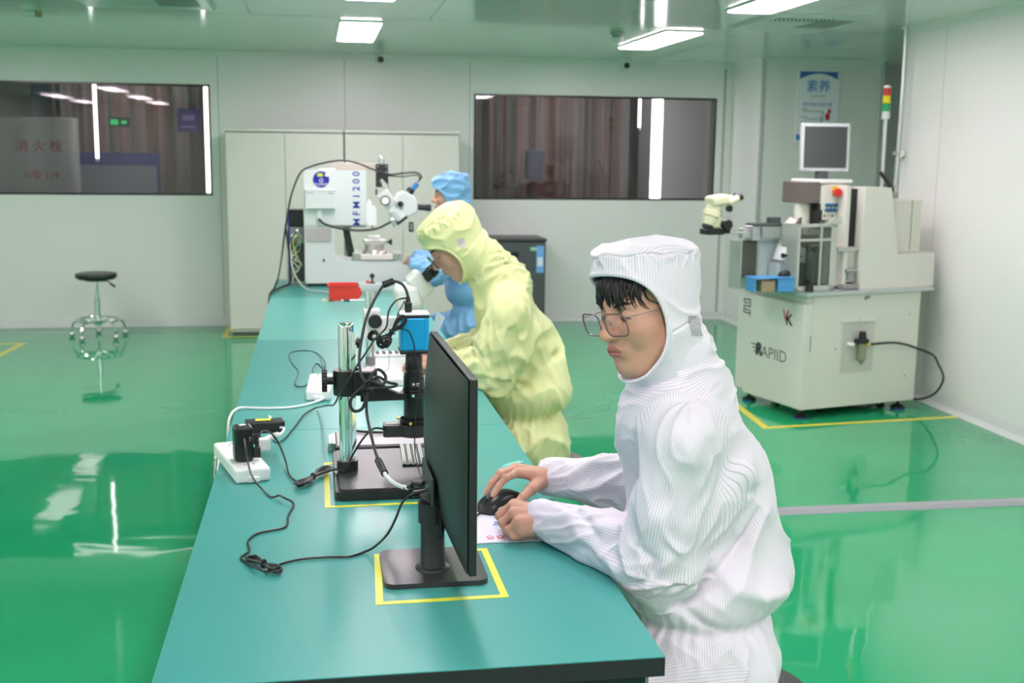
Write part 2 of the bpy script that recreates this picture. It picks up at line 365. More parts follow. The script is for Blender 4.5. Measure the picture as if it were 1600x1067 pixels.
for x in (-1.9, 2.4):
    t = thing('added_corridor_fill', 'added fill light brightening the corridor behind the %s window' % ('left' if x < 0 else 'right'), 'ceiling light', (x, 11.75, 2.5))  # added out of direct view to brighten the curtains behind the glass
    MB().bx(-.62, .62, -.16, .16, -.012, -.0005).build('frame', white_m, t); MB().bx(-.6, .6, -.14, .14, -.016, -.0125).build('diffuser', emit_mat('corridor fill glow', (1, .93, .92), 4.5), t)
def ceiling_camera(x, y, lb):
    t = thing('security_camera', lb, 'camera', (x, y, CZ))
    MB().cyl((0, 0, -.012), (0, 0, -.001), .05).build('mount', white_m, t)
    MB().box((0, -.01, -.055), (.095, .11, .10), None, .03, 4).build('housing', mat('camera white', (.68, .73, .70), .4), t)
    l = MB().cyl((0, -.058, -.07), (0, -.066, -.07), .028).build('lens', blackg_m, t)
    MB().sph((0, -.064, -.07), (.018, .010, .018)).build('lens_dome', mat('lens glass', (.02, .02, .03), .05), l)
ceiling_camera(.57, 10.45, 'small white security camera above the grey cabinets')
ceiling_camera(2.79, 10.45, 'small white security camera above the right window')
sd = thing('smoke_detector', 'round smoke detector on the ceiling beside a slanting light', 'detector', (2.14, 8.25, CZ))
MB().lathe([(.05, -.001), (.052, -.02), (.045, -.024)]).build('base', mat('detector grey', (.35, .42, .38), .4), sd)
MB().lathe([(.036, -.025), (.036, -.038)]).build('vent_ring', grey_m, sd)
MB().lathe([(.046, -.039), (.044, -.052), (.03, -.062), (.001, -.064)]).build('cap', mat('detector white', (.6, .66, .62), .4), sd)
def vent(x0, x1, y0, y1, lb):
    t = thing('ceiling_vent', lb, 'vent', ((x0+x1)/2, (y0+y1)/2, CZ)); a, b = (x1-x0)/2, (y1-y0)/2
    MB().bx(-a, a, -b, b, -.022, -.001, .006).build('plate', mat('vent plate', (.55, .63, .58), .3), t)
    h = MB()
    for i in range(14):
        for j in range(5):
            for sx in (-1,):
                h.cyl((-a+.05+i*.027+.013*(j % 2), -b+.05+j*.035, -.0235), (-a+.05+i*.027+.013*(j % 2), -b+.05+j*.035, -.0222), .008, n=10)
    for i in range(10): h.bx(a-.30, a-.06, -b+.10+i*.045, -b+.112+i*.045, -.0235, -.0222)
    h.build('perforation', mat('vent dark', (.10, .14, .12), .6), t)
    MB().bx(-a-.012, a+.012, -b-.012, b+.012, -.006, -.0005, .002).build('flange', mat('vent flange', (.62, .68, .64), .3), t)
vent(-1.35, -.60, 6.80, 7.50, 'perforated air vent at the top left edge of the photo')
vent(2.78, 3.42, 6.90, 7.72, 'shallow air vent on the ceiling before the poster')
jb = thing('junction_box', 'small white box on the ceiling at top left', 'box', (-1.79, 8.05, CZ))
MB().bx(-.045, .03, -.03, .03, -.035, -.001, .004).build('housing', mat('box white', (.68, .74, .7), .4), jb)
MB().bx(.034, .06, -.025, .025, -.035, -.001, .003).build('plug', mat('plug olive', (.30, .25, .12), .5), jb)

# ---------------------------------------------------------------- poster on the pillar
po = thing('wall_poster', 'white and blue poster hanging on the pillar behind the machine monitor', 'poster', (4.455, 9.972, 1.715))
pw, ph = .20, .62
MB().bx(-pw, pw, -.004, .004, 0, ph*1.04).build('sheet', mat('poster paper', (.88, .90, .95), .35), po)
arc = [(-pw+.02, ph*1.01), (pw-.02, ph*1.01)]+[(pw-.02-(2*pw-.04)*k/12, ph*.93+.05*math.sin(PI*k/12)-.018) for k in range(13)]
MB().prism(arc, (0, -.0045, 0), X, Z, (0, -.001, 0)).build('header', mat('poster header', (.05, .17, .50), .4), po)
pb = mat('poster text blue', (.10, .28, .68), .5)
text('素养', .115, pb, (0, -.0055, ph*.79), X, Z, po, offset=.001)
text('SHITSUKE', .032, mat('poster text grey', (.35, .45, .6), .5), (0, -.0055, ph*.66), X, Z, po)
text('遵守规则 养成习惯', .034, pb, (0, -.0055, ph*.54), X, Z, po)
for k, (zz, a, b) in enumerate([(.47, -.15, -.09), (.44, -.14, .05), (.36, -.15, -.09), (.33, -.12, .02), (.24, -.15, -.04), (.22, -.12, .09)]):
    MB().bx(a, b, -.0055, -.0045, zz*ph, zz*ph+.007).build('text_line', mat('poster small text', (.3, .36, .5), .5), po)
MB().sph((.115, -.006, ph*.45), (.016, .002, .022)).sph((.10, -.006, ph*.37), (.024, .002, .034)).build('figure_picture', mat('poster red', (.6, .03, .05), .5), po)
MB().sph((.055, -.006, ph*.42), (.014, .002, .018)).sph((.045, -.006, ph*.34), (.02, .002, .03)).build('figure_picture', mat('poster pale figure', (.5, .55, .65), .5), po)
MB().bx(-.19, -.15, -.0055, -.0045, .02, .07).build('emblem', mat('poster emblem', (.06, .25, .75), .5), po)

# ---------------------------------------------------------------- pipe along the right corner
pi = thing('wall_pipe', 'thin steel air pipe running down the wall corner behind the machine', 'pipe', (RX-.02, 7.40, 1.0))
MB().tube([(-.02, 0, 1.454), (-.02, 0, .95), (-.025, 0, .62), (-.03, 0, .40)], .0125, n=12).build('tube', alu_m, pi)
b = MB().cyl((-.055, 0, .62), (.02, 0, .62), .012).cyl((.0, 0, .585), (.0, 0, .65), .018, n=16).build('valve', steel_m, pi)
MB().bx(-.062, -.05, -.02, .02, .605, .635, .003).build('valve_handle', steel_m, b)
MB().cyl((.016, 0, .60), (.0195, 0, .64), .03).build('wall_flange', steel_m, pi)

# ---------------------------------------------------------------- grey double door cabinets
def cabinet(x, lb):
    t = thing('storage_cabinet', lb, 'cabinet', (x, 10.12, 0), 0)
    MB().bx(0, .992, .02, .48, .03, 1.745, .004).build('body', cab_m, t)
    MB().bx(0, .992, -.012, .485, 1.7455, 1.77, .004).build('top', cab_m, t)
    MB().bx(.02, .97, .03, .46, 0, .03).build('plinth', dark_m, t)
    for k in (0, 1):
        d = MB().bx(.006+k*.492, .494+k*.492, 0, .0195, .06, 1.735, .003).build('door', cab_m, t)
        if k:
            h = MB().bx(.548, .588, -.004, -.0005, .90, .985, .002).build('handle', blackg_m, d)
            MB().prism([(.560, .92), (.576, .92), (.572, .945), (.577, .97), (.562, .97), (.566, .945)], (0, -.0055, 0), X, Z, (0, -.002, 0)).build('latch', chrome_m, d)
cabinet(-.757, 'grey double door cabinet standing left, its side edge beside the left window')
cabinet(.2435, 'grey double door cabinet standing right, with a black latch, behind the blue suited person')
# ---------------------------------------------------------------- dark safe-like cabinet by the back wall
sf = thing('filing_cabinet', 'dark grey metal cabinet with blue stickers against the back wall', 'cabinet', (1.62, 10.25, 0))
MB().bx(-.365, .425, .012, .45, .03, .80, .006).build('body', dark_m, sf)
MB().bx(-.371, .431, -.004, .455, .8005, .83, .006).build('top', mat('dark top', (.035, .04, .042), .4), sf)
MB().bx(-.35, .41, .03, .43, 0, .03).build('plinth', black_m, sf)
dd = MB().bx(-.36, .415, -.004, .0115, .05, .79, .004).build('door', dark_m, sf)
MB().bx(.10, .17, -.012, -.0045, .65, .71, .004).build('lock', blackg_m, dd)
MB().bx(.28, .335, -.0055, -.0045, .72, .752).build('green_sticker', mat('sticker green', (.35, .62, .45), .4), sf)
MB().bx(.335, .405, -.0055, -.0045, .52, .765).build('blue_sticker', mat('sticker blue', (.18, .42, .80), .4), sf)
MB().bx(.345, .395, -.0062, -.0056, .58, .66).build('sticker_text', mat('sticker pale', (.7, .8, .9), .4), sf)

# ---------------------------------------------------------------- floor tapes
def tape(pts, wd, z, m, label, cat='tape', th=.0006, org=None, group=None, corner=True):
    t = thing('marking_tape', label, cat, (*(org or pts[0]), z), 0, group); o = Vector((*(org or pts[0]), 0))
    for a, b in zip(pts[:-1], pts[1:]):
        a = Vector((*a, 0))-o; b = Vector((*b, 0))-o; d = (b-a).normalized(); n = Vector((-d.y, d.x, 0))*wd/2; a = a-d*wd/2; b = b+d*wd/2
        MB().add([a-n+Z*.0002, b-n+Z*.0002, b+n+Z*.0002, a+n+Z*.0002, a-n+Z*th, b-n+Z*th, b+n+Z*th, a+n+Z*th], [[0, 3, 2, 1], [4, 5, 6, 7], [0, 1, 5, 4], [1, 2, 6, 5], [2, 3, 7, 6], [3, 0, 4, 7]], False).build('strip', m, t); th += .00025
tape([(3.90, 6.46), (2.61, 6.33), (2.72, 7.7)], .045, 0, fyellow_m, 'yellow floor tape marking out the machine area', org=(2.61, 6.33))
tape([(-.80, 10.7), (-.80, 10.06), (1.30, 10.06)], .045, 0, fyellow_m, 'yellow floor tape around the foot of the grey cabinets')
tape([(-2.62, 7.1), (-2.40, 9.87), (-4.4, 9.87)], .05, 0, fyellow_m, 'yellow floor tape corner on the left part of the floor')
cs = MB((1.0, 4.76, 0)); cs.prism([(-.045, 0), (-.022, .016), (.022, .016), (.045, 0)], (.95, 4.77, .0005), Y, Z, (2.96, -.02, 0))
tag(cs.build('cable_cover', mat('grey rubber cover', (.33, .33, .36), .45)), 'grey cable cover strip lying across the green floor', 'cable cover')

# ---------------------------------------------------------------- stools
def stool(lb, x, y, h, swivel=True, rz=0, chrome=True):
    t = thing('round_stool', lb, 'stool', (x, y, 0), rz)
    s = MB().lathe([(.02, h-.062), (.15, h-.06), (.168, h-.045), (.172, h-.028), (.165, h-.012), (.13, h-.004), (.0, h)], n=40)
    s.build('seat', mat('black vinyl', (.018, .018, .02), .33), t)
    for k, r in enumerate((.05, .09, .13)): pass
    MB().cyl((0, 0, h-.075), (0, 0, h-.062), .09).build('seat_plate', black_m, t)
    MB().cyl((0, 0, .30), (0, 0, h-.075), .014).build('piston', chrome_m, t)
    MB().cyl((0, 0, .10), (0, 0, .34), .024).build('column', chrome_m, t)
    MB().tube([(.03, 0, h-.08), (.09, .02, h-.085), (.13, .03, h-.12)], .005).cyl((.11, .025, h-.105), (.15, .035, h-.135), .009).build('lever', black_m, t)
    MB().torus((0, 0, .155), Z, .185, .009, n=40).build('foot_ring', chrome_m, t)
    for k in range(5):
        a = 2*PI*k/5+.3; c, s_ = math.cos(a), math.sin(a)
        MB().tube([(.02*c, .02*s_, .12), (.1*c, .1*s_, .145), (.19*c, .19*s_, .14), (.225*c, .225*s_, .09), (.228*c, .228*s_, .055)], .010).build('leg', chrome_m, t)
        MB().sph((.228*c, .228*s_, .026), (.026, .026, .0255)).build('castor', alu_m if chrome else black_m, t)
    return t
stool('black round stool with chrome ring base standing alone on the left', -1.85, 10.15, .56, rz=.2)

# ---------------------------------------------------------------- workbenches with teal mats
TZ = .78
def teal(nm, c, v=.03):
    m = mat(nm, c, .33, spec=.38, var=v, vscale=3, bump=.05, bscale=300); return m
mats4 = [teal('teal mat a', (.060, .335, .310)), teal('teal mat b', (.060, .325, .300)), teal('teal mat c', (.110, .43, .38)), teal('teal mat d', (.05, .29, .25))]
BY = [(1.727, 3.384), (3.387, 5.044), (5.047, 6.54), (6.543, 7.46)]
BL = ['teal topped workbench nearest the camera, carrying the large monitor', 'teal topped workbench in the middle with the small white power strip', 'paler teal topped workbench holding the stereo microscope column and red bin', 'far teal topped workbench carrying the big white tester']
for (a, b_), lb, mm in zip(BY, BL, mats4):
    t = thing('workbench', lb, 'workbench', (.146, a, 0))
    W = .411; L = b_-a
    MB().bx(-W, W, 0, L, TZ-.035, TZ-.0025, .001).build('tabletop', ink_m, t)
    MB().bx(-W, W, 0, L, TZ-.0024, TZ, .0008).build('mat', mm, t)
    MB().bx(-W+.03, W-.03, .012, .035, TZ-.14, TZ-.0352).bx(-W+.03, W-.03, L-.035, L-.012, TZ-.14, TZ-.0352).bx(-W+.012, -W+.03, .012, L-.012, TZ-.10, TZ-.0352).build('apron', black_m, t)
    for sx in (-1, 1):
        for yy in (.04, L-.08): MB().bx(sx*(W-.035)-.02, sx*(W-.035)+.02, yy, yy+.04, .0, TZ-.0355 if sx > 0 else TZ-.1005, .002).build('leg', grey_m, t)
    MB().bx(-W+.035, W-.035, .08, L-.08, .14, .16).build('shelf', dark_m, t)
# ================================================================ THINGS ON THE WORKBENCHES
# ---- yellow tape marks on the mats
tape([(.112, 2.275), (.102, 2.018), (.335, 2.022), (.333, 2.278), (.275, 2.278)], .014, TZ, yellow_m, 'yellow tape outline stuck around the monitor foot', org=(.102, 2.018))
tape([(.03, 3.0), (.014, 3.0), (.014, 2.615), (.34, 2.622)], .013, TZ, yellow_m, 'yellow tape outline stuck around the microscope stand', org=(.014, 2.615))

# ---- monitor
O = Vector((.215, 2.18, TZ)); t = thing('computer_monitor', 'large black monitor seen from behind on a square foot', 'monitor', O)
b = MB(O); b.prism(hull((.215, 2.18, .100, .098, .022)), (0, 0, TZ), X, Y, (0, 0, .010)); b.lathe([(.034, .010), (.033, .013), (.026, .016)], (.214, 2.165, TZ))
b.build('base', mat('satin black', (.03, .03, .033), .3, bump=.05, bscale=500), t)
MB(O).lathe([(.026, .012), (.0235, .016), (.0235, .10), (.0235, .135)], (.214, 2.165, TZ)).build('column', mat('column black', (.014, .014, .015), .42), t)
MB(O).cyl((.213, 2.165, TZ+.105), (.213, 2.165, TZ+.145), .0275, .0275).cyl((.213, 2.165, TZ+.145), (.220, 2.165, TZ+.158), .0275, .016).box((.225, 2.165, TZ+.125), (.02, .05, .10), None, .006).build('tilt_head', mat('column black', 0), t)
# the shell: shallow dome on the back of a thin panel
vs = []; fs = []; ny, nz = 30, 24; y0, y1, z0, z1 = 1.925, 2.465, .862, 1.212
for j in range(nz+1):
    for i in range(ny+1):
        a, c_ = i/ny*2-1, j/nz*2-1
        d = .030*max(0, 1-abs(a)**3.0)**.7*max(0, 1-abs(c_*.98+.0)**2.6)**.8
        vs.append((.2475-.0035-d, y0+(y1-y0)*i/ny, z0+(z1-z0)*j/nz))
for j in range(nz):
    for i in range(ny): k = j*(ny+1)+i; fs.append([k, k+1, k+ny+2, k+ny+1])
R_ = rotm(0, 0, math.radians(1.6)); pc = Vector((.25, 2.195, 1.04))
def tw(p): return R_@(Vector(p)-pc)+pc
bk = MB(O).add([tw(v) for v in vs], fs); o = bk.build('back_shell', mat('monitor back', (.018, .019, .020), .42, bump=.12, bscale=900), t)
b = MB(O).box(tw((.2535, 2.195, 1.037)), (.015, .546, .356), R_, .003); b.build('bezel', mat('monitor bezel', (.02, .02, .021), .3), t)
MB(O).box(tw((.2615, 2.195, 1.042)), (.0012, .53, .33), R_).build('screen', emit_mat('screen glow', (.55, .66, .85), .4), t)
# connector recess with its plate
rp = MB(O).box((.2085, 2.20, .955), (.006, .17, .056), rotm(0, 0, .02), .003).build('connector_panel', mat('connector recess', (.03, .03, .032), .35), t)
MB(O).box((.204, 2.185, .948), (.004, .014, .01)).build('socket', chrome_m, rp)
MB(O).box((.214, 2.33, 1.10), (.0012, .012, .04)).build('logo_mark', mat('monitor logo', (.07, .075, .08), .25), t)
st = MB((.247, 2.44, 1.20)); q = [(0, 0), (.028, .035), (.040, .018), (.014, -.030)]
st.prism([(-.006, -.028), (.010, -.012), (.030, .030), (.012, .045)], (.240, 2.455, 1.215), X, Z, (0, .0006, 0))
st.build('adhesive_tab', mat('clear tape', (.62, .74, .80), .2, alpha=.75), t).location = Vector((.247, 2.44, 1.20))-O

# ---- video microscope
O = Vector((.15, 2.85, TZ)); t = thing('video_microscope', 'black video microscope with bright blue camera on a chrome column', 'microscope', O)
bm_ = mat('stand base grey black', (.05, .05, .054), .38, bump=.05, bscale=500)
MB(O).prism(hull((.198, 2.855, .165, .200, .02)), (0, 0, TZ+.0002), X, Y, (0, 0, .020)).build('base', black_m, t)
MB(O).prism(hull((.198, 2.850, .155, .185, .015)), (0, 0, TZ+.0203), X, Y, (0, 0, .006)).build('base_plate', bm_, t)
PX, PY = .066, 2.84
MB(O).cyl((PX, PY, TZ+.026), (PX, PY, TZ+.052), .0265).build('collar', black_m, t)
MB(O).cyl((PX, PY, TZ+.052), (PX, PY, 1.172), .0195).lathe([(.0195, 1.172), (.0185, 1.177), (.015, 1.180)], (PX, PY, 0)).build('column', chrome_m, t)
MB(O).bx(PX+.012, PX+.022, PY-.024, PY-.015, .84, 1.16).build('rack_rail', chrome_m, t)
MB(O).cyl((PX, PY, 1.000), (PX, PY, 1.062), .033, n=32).bx(PX+.0, PX+.075, PY-.028, PY+.028, 1.0, 1.062, .004).build('clamp', mat('clamp black', (.016, .016, .017), .36), t)
k = MB(O).cyl((.018, PY, 1.035), (.036, PY, 1.035), .010).cyl((.036, PY, 1.035), (.05, PY, 1.035), .004)
for q in range(18): a = 2*PI*q/18; k.box((.012, PY+.0255*math.cos(a), 1.035+.0255*math.sin(a)), (.013, .005, .005), rotm(a, 0, 0), .001)
k.cyl((.005, PY, 1.035), (.0185, PY, 1.035), .0255).build('lock_knob', mat('knob black', (.012, .012, .013), .4), t)
MB(O).cyl((PX+.026, PY, 1.13), (PX+.034, PY, 1.13), .014).cyl((PX+.018, PY, 1.13), (PX+.026, PY, 1.13), .007).build('screw_knob', mat('knob black', 0), t)
# focusing block and curved arm
MB(O).cyl((.125, PY-.045, 1.018), (.125, PY+.045, 1.018), .0265).build('focus_block', mat('knob black', 0), t)
for sy in (-1, 1): MB(O).cyl((.125, PY+sy*.046, 1.018), (.125, PY+sy*.06, 1.018), .022).build('focus_knob', mat('knob black', 0), t)
arm = [(.10, .982), (.215, .984), (.215, .999), (.192, 1.001), (.172, 1.010), (.152, 1.028), (.140, 1.046), (.10, 1.05)]
MB(O).prism(arm, (0, PY-.012, 0), X, Z, (0, .026, 0)).build('arm', black_m, t)
AX, AY = .236, 2.87
MB(O).cyl((AX, AY, .985), (AX, AY, .999), .034, n=36).build('arm_ring', black_m, t)
MB(O).cyl((AX-.004, AY-.037, .9925), (AX-.004, AY-.034, .9925), .004).build('set_screw', chrome_m, t)
ln = MB(O).lathe([(.023, .999), (.0285, .9995), (.0285, 1.006), (.0255, 1.007), (.0265, 1.008), (.0265, 1.036), (.0245, 1.038), (.0245, 1.046), (.0205, 1.047), (.0205, 1.053), (.023, 1.0535), (.023, 1.060), (.0215, 1.061), (.0215, 1.074), (.0215, 1.088), (.019, 1.094)], (AX, AY, 0), n=40)
ln = ln.build('zoom_lens', mat('lens black', (.014, .014, .015), .3), t)
MB(O).cyl((AX-.003, AY-.0265-.0006, 1.020), (AX-.003, AY-.0265+.001, 1.020), .0035, n=14).bx(AX+.004, AX+.007, AY-.0272, AY-.0258, 1.020, 1.023).bx(AX+.0085, AX+.0115, AY-.0262, AY-.0245, 1.020, 1.023).bx(AX+.004, AX+.010, AY-.0268, AY-.0255, 1.016, 1.0175).build('printed_mark', white_m, ln)
MB(O).lathe([(.026, .925), (.026, .984), (.0265, .985)], (AX, AY, 0), n=36).build('lens_barrel', mat('lens black', 0), t)
rl = MB(O).prism(hull((.197, 2.87, .040, .024, .012)), (0, 0, .884), X, Y, (0, 0, .030)).cyl((AX, AY, .884), (AX, AY, .915), .040, n=40)
rl = rl.build('ring_light', mat('ring light black', (.03, .03, .032), .42), t)
MB(O).bx(.163, .195, 2.858, 2.888, .9142, .9155).build('rating_label', mat('label grey', (.35, .35, .35), .5), rl)
MB(O).lathe([(.034, .915), (.036, .918), (.036, .928), (.0345, .9285), (.0345, .9155)], (AX, AY, 0), n=36).build('light_collar', black_m, rl)
MB(O).cyl((AX-.012, AY-.045, .923), (AX-.008, AY-.034, .921), .0035).cyl((AX-.042, AY+.01, .927), (AX-.034, AY+.006, .924), .0035).build('thumb_screw', brass_m, rl)
cm = MB(O).bx(.2005, .2715, 2.834, 2.905, 1.107, 1.190, .004).bx(.207, .2115, 2.833, 2.906, 1.108, 1.189, .001).bx(.2605, .265, 2.833, 2.906, 1.108, 1.189, .001)
cm = cm.build('camera_body', blue_m, t)
MB(O).bx(.199, .273, 2.8325, 2.9065, 1.0985, 1.107, .0015).bx(.199, .273, 2.8325, 2.9065, 1.190, 1.1965, .0015).build('end_plate', black_m, cm)
MB(O).bx(.1995, .2725, 2.833, 2.906, 1.1967, 1.200, .001).build('top_label', white_m, cm)
for q, (xx, yy) in enumerate(((.204, 2.838), (.268, 2.838), (.204, 2.901), (.268, 2.901))): MB(O).cyl((xx, yy, 1.200), (xx, yy, 1.2015), .0022, n=10).build('screw', steel_m, cm)

# ---- cables of the microscope and the monitor
cable_m = mat('cable black', (.016, .016, .017), .4)
def cable(lb, pts, r, m=cable_m, name='cable', parts=(), sm=6, cat='cable', group=None):
    o = Vector(min(pts, key=lambda p: p[2])); t = thing(name, lb, cat, o, 0, group)
    MB(o).tube(pts, r, sm=sm).build('cord', m, t); return t, o
c, o = cable('thick grey black cable arching from the top plug of the blue camera to the monitor', [(.222,2.872,1.238),(.218,2.873,1.254),(.209,2.875,1.269),(.191,2.88,1.277),(.17,2.88,1.274),(.148,2.87,1.25),(.123,2.87,1.201),(.108,2.85,1.154),(.097,2.80,1.102),(.099,2.77,1.065),(.113,2.75,1.036),(.111,2.75,.997),(.113,2.75,.961),(.123,2.70,.912),(.13,2.62,.893),(.138,2.52,.89)], .0038, mat('cable grey black', (.055, .057, .06), .3), 'video_cable')
MB(o).bx(.2135, .2315, 2.862, 2.882, 1.2005, 1.226, .003).cyl((.2225, 2.872, 1.226), (.222, 2.872, 1.24), .006, .0045).build('plug', black_m, c)
MB(o).cyl((.160, 2.878, 1.268), (.187, 2.880, 1.278), .0088).build('ferrite_core', black_m, c)
MB(o).cyl((.131, 2.60, .892), (.140, 2.50, .889), .0085).build('ferrite_core', black_m, c)
MB(o).tube([(.139,2.51,.889),(.143,2.47,.890),(.153,2.39,.899),(.163,2.30,.917),(.172, 2.25, .929)], .0048).build('white_sleeve', white_m, c)
MB(o).tube([(.168, 2.265, .924), (.180, 2.235, .937)], .0045).box((.191, 2.224, .945), (.026, .018, .011), rotm(0, 0, -.5), .004).build('monitor_plug', black_m, c)
c, o = cable('thick loop of black cable slung around the focusing knob of the microscope', [(.116,2.745,1.044),(.092,2.735,1.032),(.072,2.73,1.006),(.079,2.73,.982),(.101,2.735,.987),(.114,2.74,1.025),(.121,2.745,1.06),(.14,2.76,1.076),(.158,2.76,1.059),(.150,2.75,1.040),(.116,2.735,1.053),(.105, 2.75, 1.03), (.112, 2.745, 1.0)], .0040)
MB(o).tube([(.118,2.752,1.05),(.14,2.77,1.056),(.165,2.79,1.038),(.188,2.80,1.030),(.178,2.79,1.026),(.14,2.76,1.030),(.116,2.75,1.032)], .0036).build('cord', cable_m, c)
MB(o).torus((.112, 2.745, 1.03), (.2, .3, 1), .012, .005, n=20).build('tie', rubber_m, c)
# bundled thin cable: coil loops with a tie
def bundle(c, o, p, q, nrm, n=7, wd=.014, r=.0016, m=cable_m, seed=1):
    rnd = random.Random(seed); p, q = Vector(p), Vector(q); d = q-p; nn = Vector(nrm).normalized(); s = d.normalized().cross(nn)
    b = MB(o)
    for k in range(n):
        a0, a1 = rnd.uniform(-.12, .06), rnd.uniform(.94, 1.12); w_ = wd*rnd.uniform(.45, 1.1); h = rnd.uniform(-.5, .5)*wd*.6; e = rnd.uniform(.7, 1.3)
        pts = [p+d*a0+nn*h, p+d*(a0+.12)+s*w_*e+nn*h, p+d*.5+s*.003*rnd.uniform(-1, 1)+nn*h*.3, p+d*(a1-.12)-s*w_+nn*h, p+d*a1+nn*h, p+d*(a1-.10)+s*w_*e+nn*h, p+d*.5+s*.004*rnd.uniform(-1, 1)-nn*h*.3, p+d*(a0+.10)-s*w_+nn*h, p+d*a0+nn*h]
        b.tube(pts, r, n=6, sm=6)
    b.build('coil', m, c); MB(o).torus(p+d*.5, d, .005, .0028, n=14, k=6, ry=.007).build('tie', rubber_m, c)
c, o = cable('thin black lead with a coil beside the blue camera, running to the power strip', [(.219,2.876,1.235),(.193,2.86,1.232),(.172,2.84,1.208),(.164,2.80,1.176), (.150, 2.79, 1.16), (.135,2.78,1.149),(.113,2.76,1.12),(.089,2.745,1.089),(.069,2.735,1.057),(.047,2.78,1.013),(.036, 2.95, .95), (.022,3.35,.86),(.0,3.60,.80),(-.02,3.64,.786),(-.05,3.556,.786),(-.073,3.414,.786),(-.101,3.26,.786),(-.123,3.16,.80),(-.135,3.12,.835)], .0024)
bundle(c, o, (.125, 2.79, 1.158), (.168, 2.795, 1.135), (0, 1, 0), 6, .015, .0019, seed=3)
c, o = cable('thin black lead coiled over the blue camera, then running down behind the monitor', [(.214,2.876,1.228),(.203,2.85,1.215),(.194,2.83,1.203),(.19,2.815,1.18),(.196,2.815,1.168),(.219,2.82,1.159),(.232,2.825,1.129),(.237,2.825,1.092),(.248,2.815,1.042),(.239,2.80,.989),(.232,2.80,.899),(.233,2.78,.847),(.241,2.72,.8115)], .0016)
bundle(c, o, (.150, 2.812, 1.130), (.205, 2.812, 1.190), (0, 1, 0), 8, .011, .0019, seed=8)
c, o = cable('black lead of the ring light with a tied coil lying beside the microscope foot', [(.158,2.85,.905),(.132,2.82,.915),(.105,2.77,.905),(.075,2.795,.85),(.062,2.80,.814),(.040,2.83,.810),(.026,2.86,.800),(.015,2.89,.787),(-.01,2.86,.788),(-.04,2.80,.788),(-.061,2.818,.787),(-.08,2.879,.787),(-.091,2.969,.80),(-.109,3.027,.83),(-.128,3.007,.865),(-.144,2.95,.885),(-.156,2.93,.875),(-.160,2.92,.852)], .0026)
bundle(c, o, (-.052, 2.775, .791), (.012, 2.90, .793), (0, 0, 1), 7, .013, .0024, seed=5)
MB(o).box((-.160, 2.918, .838), (.018, .014, .028), None, .003).cyl((-.160, 2.918, .850), (-.158, 2.92, .868), .0055, .0035).build('plug', black_m, c)
c, o = cable('black power lead of the monitor with a small knot, lying across the near mat', [(.205,2.19,.934),(.19,2.19,.934),(.17,2.18,.933),(.155,2.18,.918),(.143,2.18,.888),(.127,2.2,.849),(.105,2.27,.800),(.085,2.29,.7835),(.053,2.266,.7835),(.008,2.269,.7835),(-.043,2.264,.7835),(-.081,2.243,.7835),(-.104,2.195,.787),(-.126,2.201,.7915),(-.146,2.252,.7835),(-.163,2.288,.7835),(-.148,2.328,.7835),(-.154,2.389,.7835),(-.134,2.44,.7835),(-.08,2.472,.7835),(-.075,2.553,.7835),(-.064,2.639,.7835),(-.085,2.651,.795),(-.099,2.69,.79),(-.118,2.702,.7835),(-.142,2.76,.787),(-.165,2.80,.805),(-.178,2.84,.83),(-.186,2.872,.866),(-.190, 2.895, .880)], .0025)
MB(o).cyl((.178, 2.188, .934), (.207, 2.195, .936), .0065).build('monitor_plug', black_m, c)
bundle(c, o, (-.145, 2.27, .790), (-.085, 2.19, .790), (0, 0, 1), 4, .010, .0023, seed=11)

# ---- power strips and adapters
def power_strip(lb, x, y, rz, L, W=.088, H=.036):
    t = thing('power_strip', lb, 'power strip', (x, y, TZ), rz)
    s = MB().box((0, 0, H/2+.0002), (W, L, H), None, .008, 3).build('body', white_m, t)
    n = max(2, int(L/.075))
    for k in range(n):
        yy = -L/2+.05+k*(L-.09)/max(1, n-1)
        MB().bx(-.012, -.009, yy-.01, yy-.003, H+.0003, H+.0008).bx(.009, .012, yy-.01, yy-.003, H+.0003, H+.0008).bx(-.002, .002, yy+.006, yy+.014, H+.0003, H+.0008).build('socket_slot', ink_m, s)
    MB().box((0, -L/2-.004, .010), (.03, .012, .014), None, .003).build('end_tab', white_m, t)
    return t
power_strip('white power strip with black adapters plugged in, at the near left table edge', -.205, 2.985, math.radians(15), .30)
power_strip('white power strip lying on the middle bench beside the chrome column', 0.0, 3.93, math.radians(-2), .30, .082)
ZS = TZ+.0365
a1 = thing('power_adapter', 'square black power adapter standing on the near white power strip', 'adapter', (-.195, 2.925, ZS), math.radians(12))
MB().box((0, 0, .046), (.047, .050, .090), None, .008, 3).build('body', mat('adapter black', (.012, .012, .013), .28), a1)
MB().bx(-.008, .008, -.004, .010, .0912, .0918).build('sticker', white_m, a1)
MB().cyl((.012, -.025, .062), (.012, -.035, .058), .006, .0045).build('strain_relief', black_m, a1)
a2 = thing('power_adapter', 'long flat black adapter with a yellow label behind the square one', 'adapter', (-.160, 3.10, ZS), math.radians(6))
MB().box((.012, 0, .046), (.105, .045, .034), None, .006, 3).bx(-.035, .0, -.02, .02, .0, .032, .003).build('body', mat('adapter black', 0), a2)
MB().bx(-.012, .028, -.012, .012, .0632, .0638).build('yellow_label', yellow_m, a2)
pl = thing('mains_plug', 'white right-angle mains plug between the two adapters', 'plug', (-.148, 3.01, ZS), 0)
MB().box((0, 0, .018), (.034, .026, .034), None, .006).build('body', white_m, pl)
g = MB().cyl((.004, .01, .028), (.045, .035, .036), .0085, .005)
for q in range(4): g.cyl((.016+q*.006, .018+q*.0035, .0305+q*.001), (.019+q*.006, .0195+q*.0035, .031+q*.001), .0095)
g.build('strain_relief', white_m, pl)
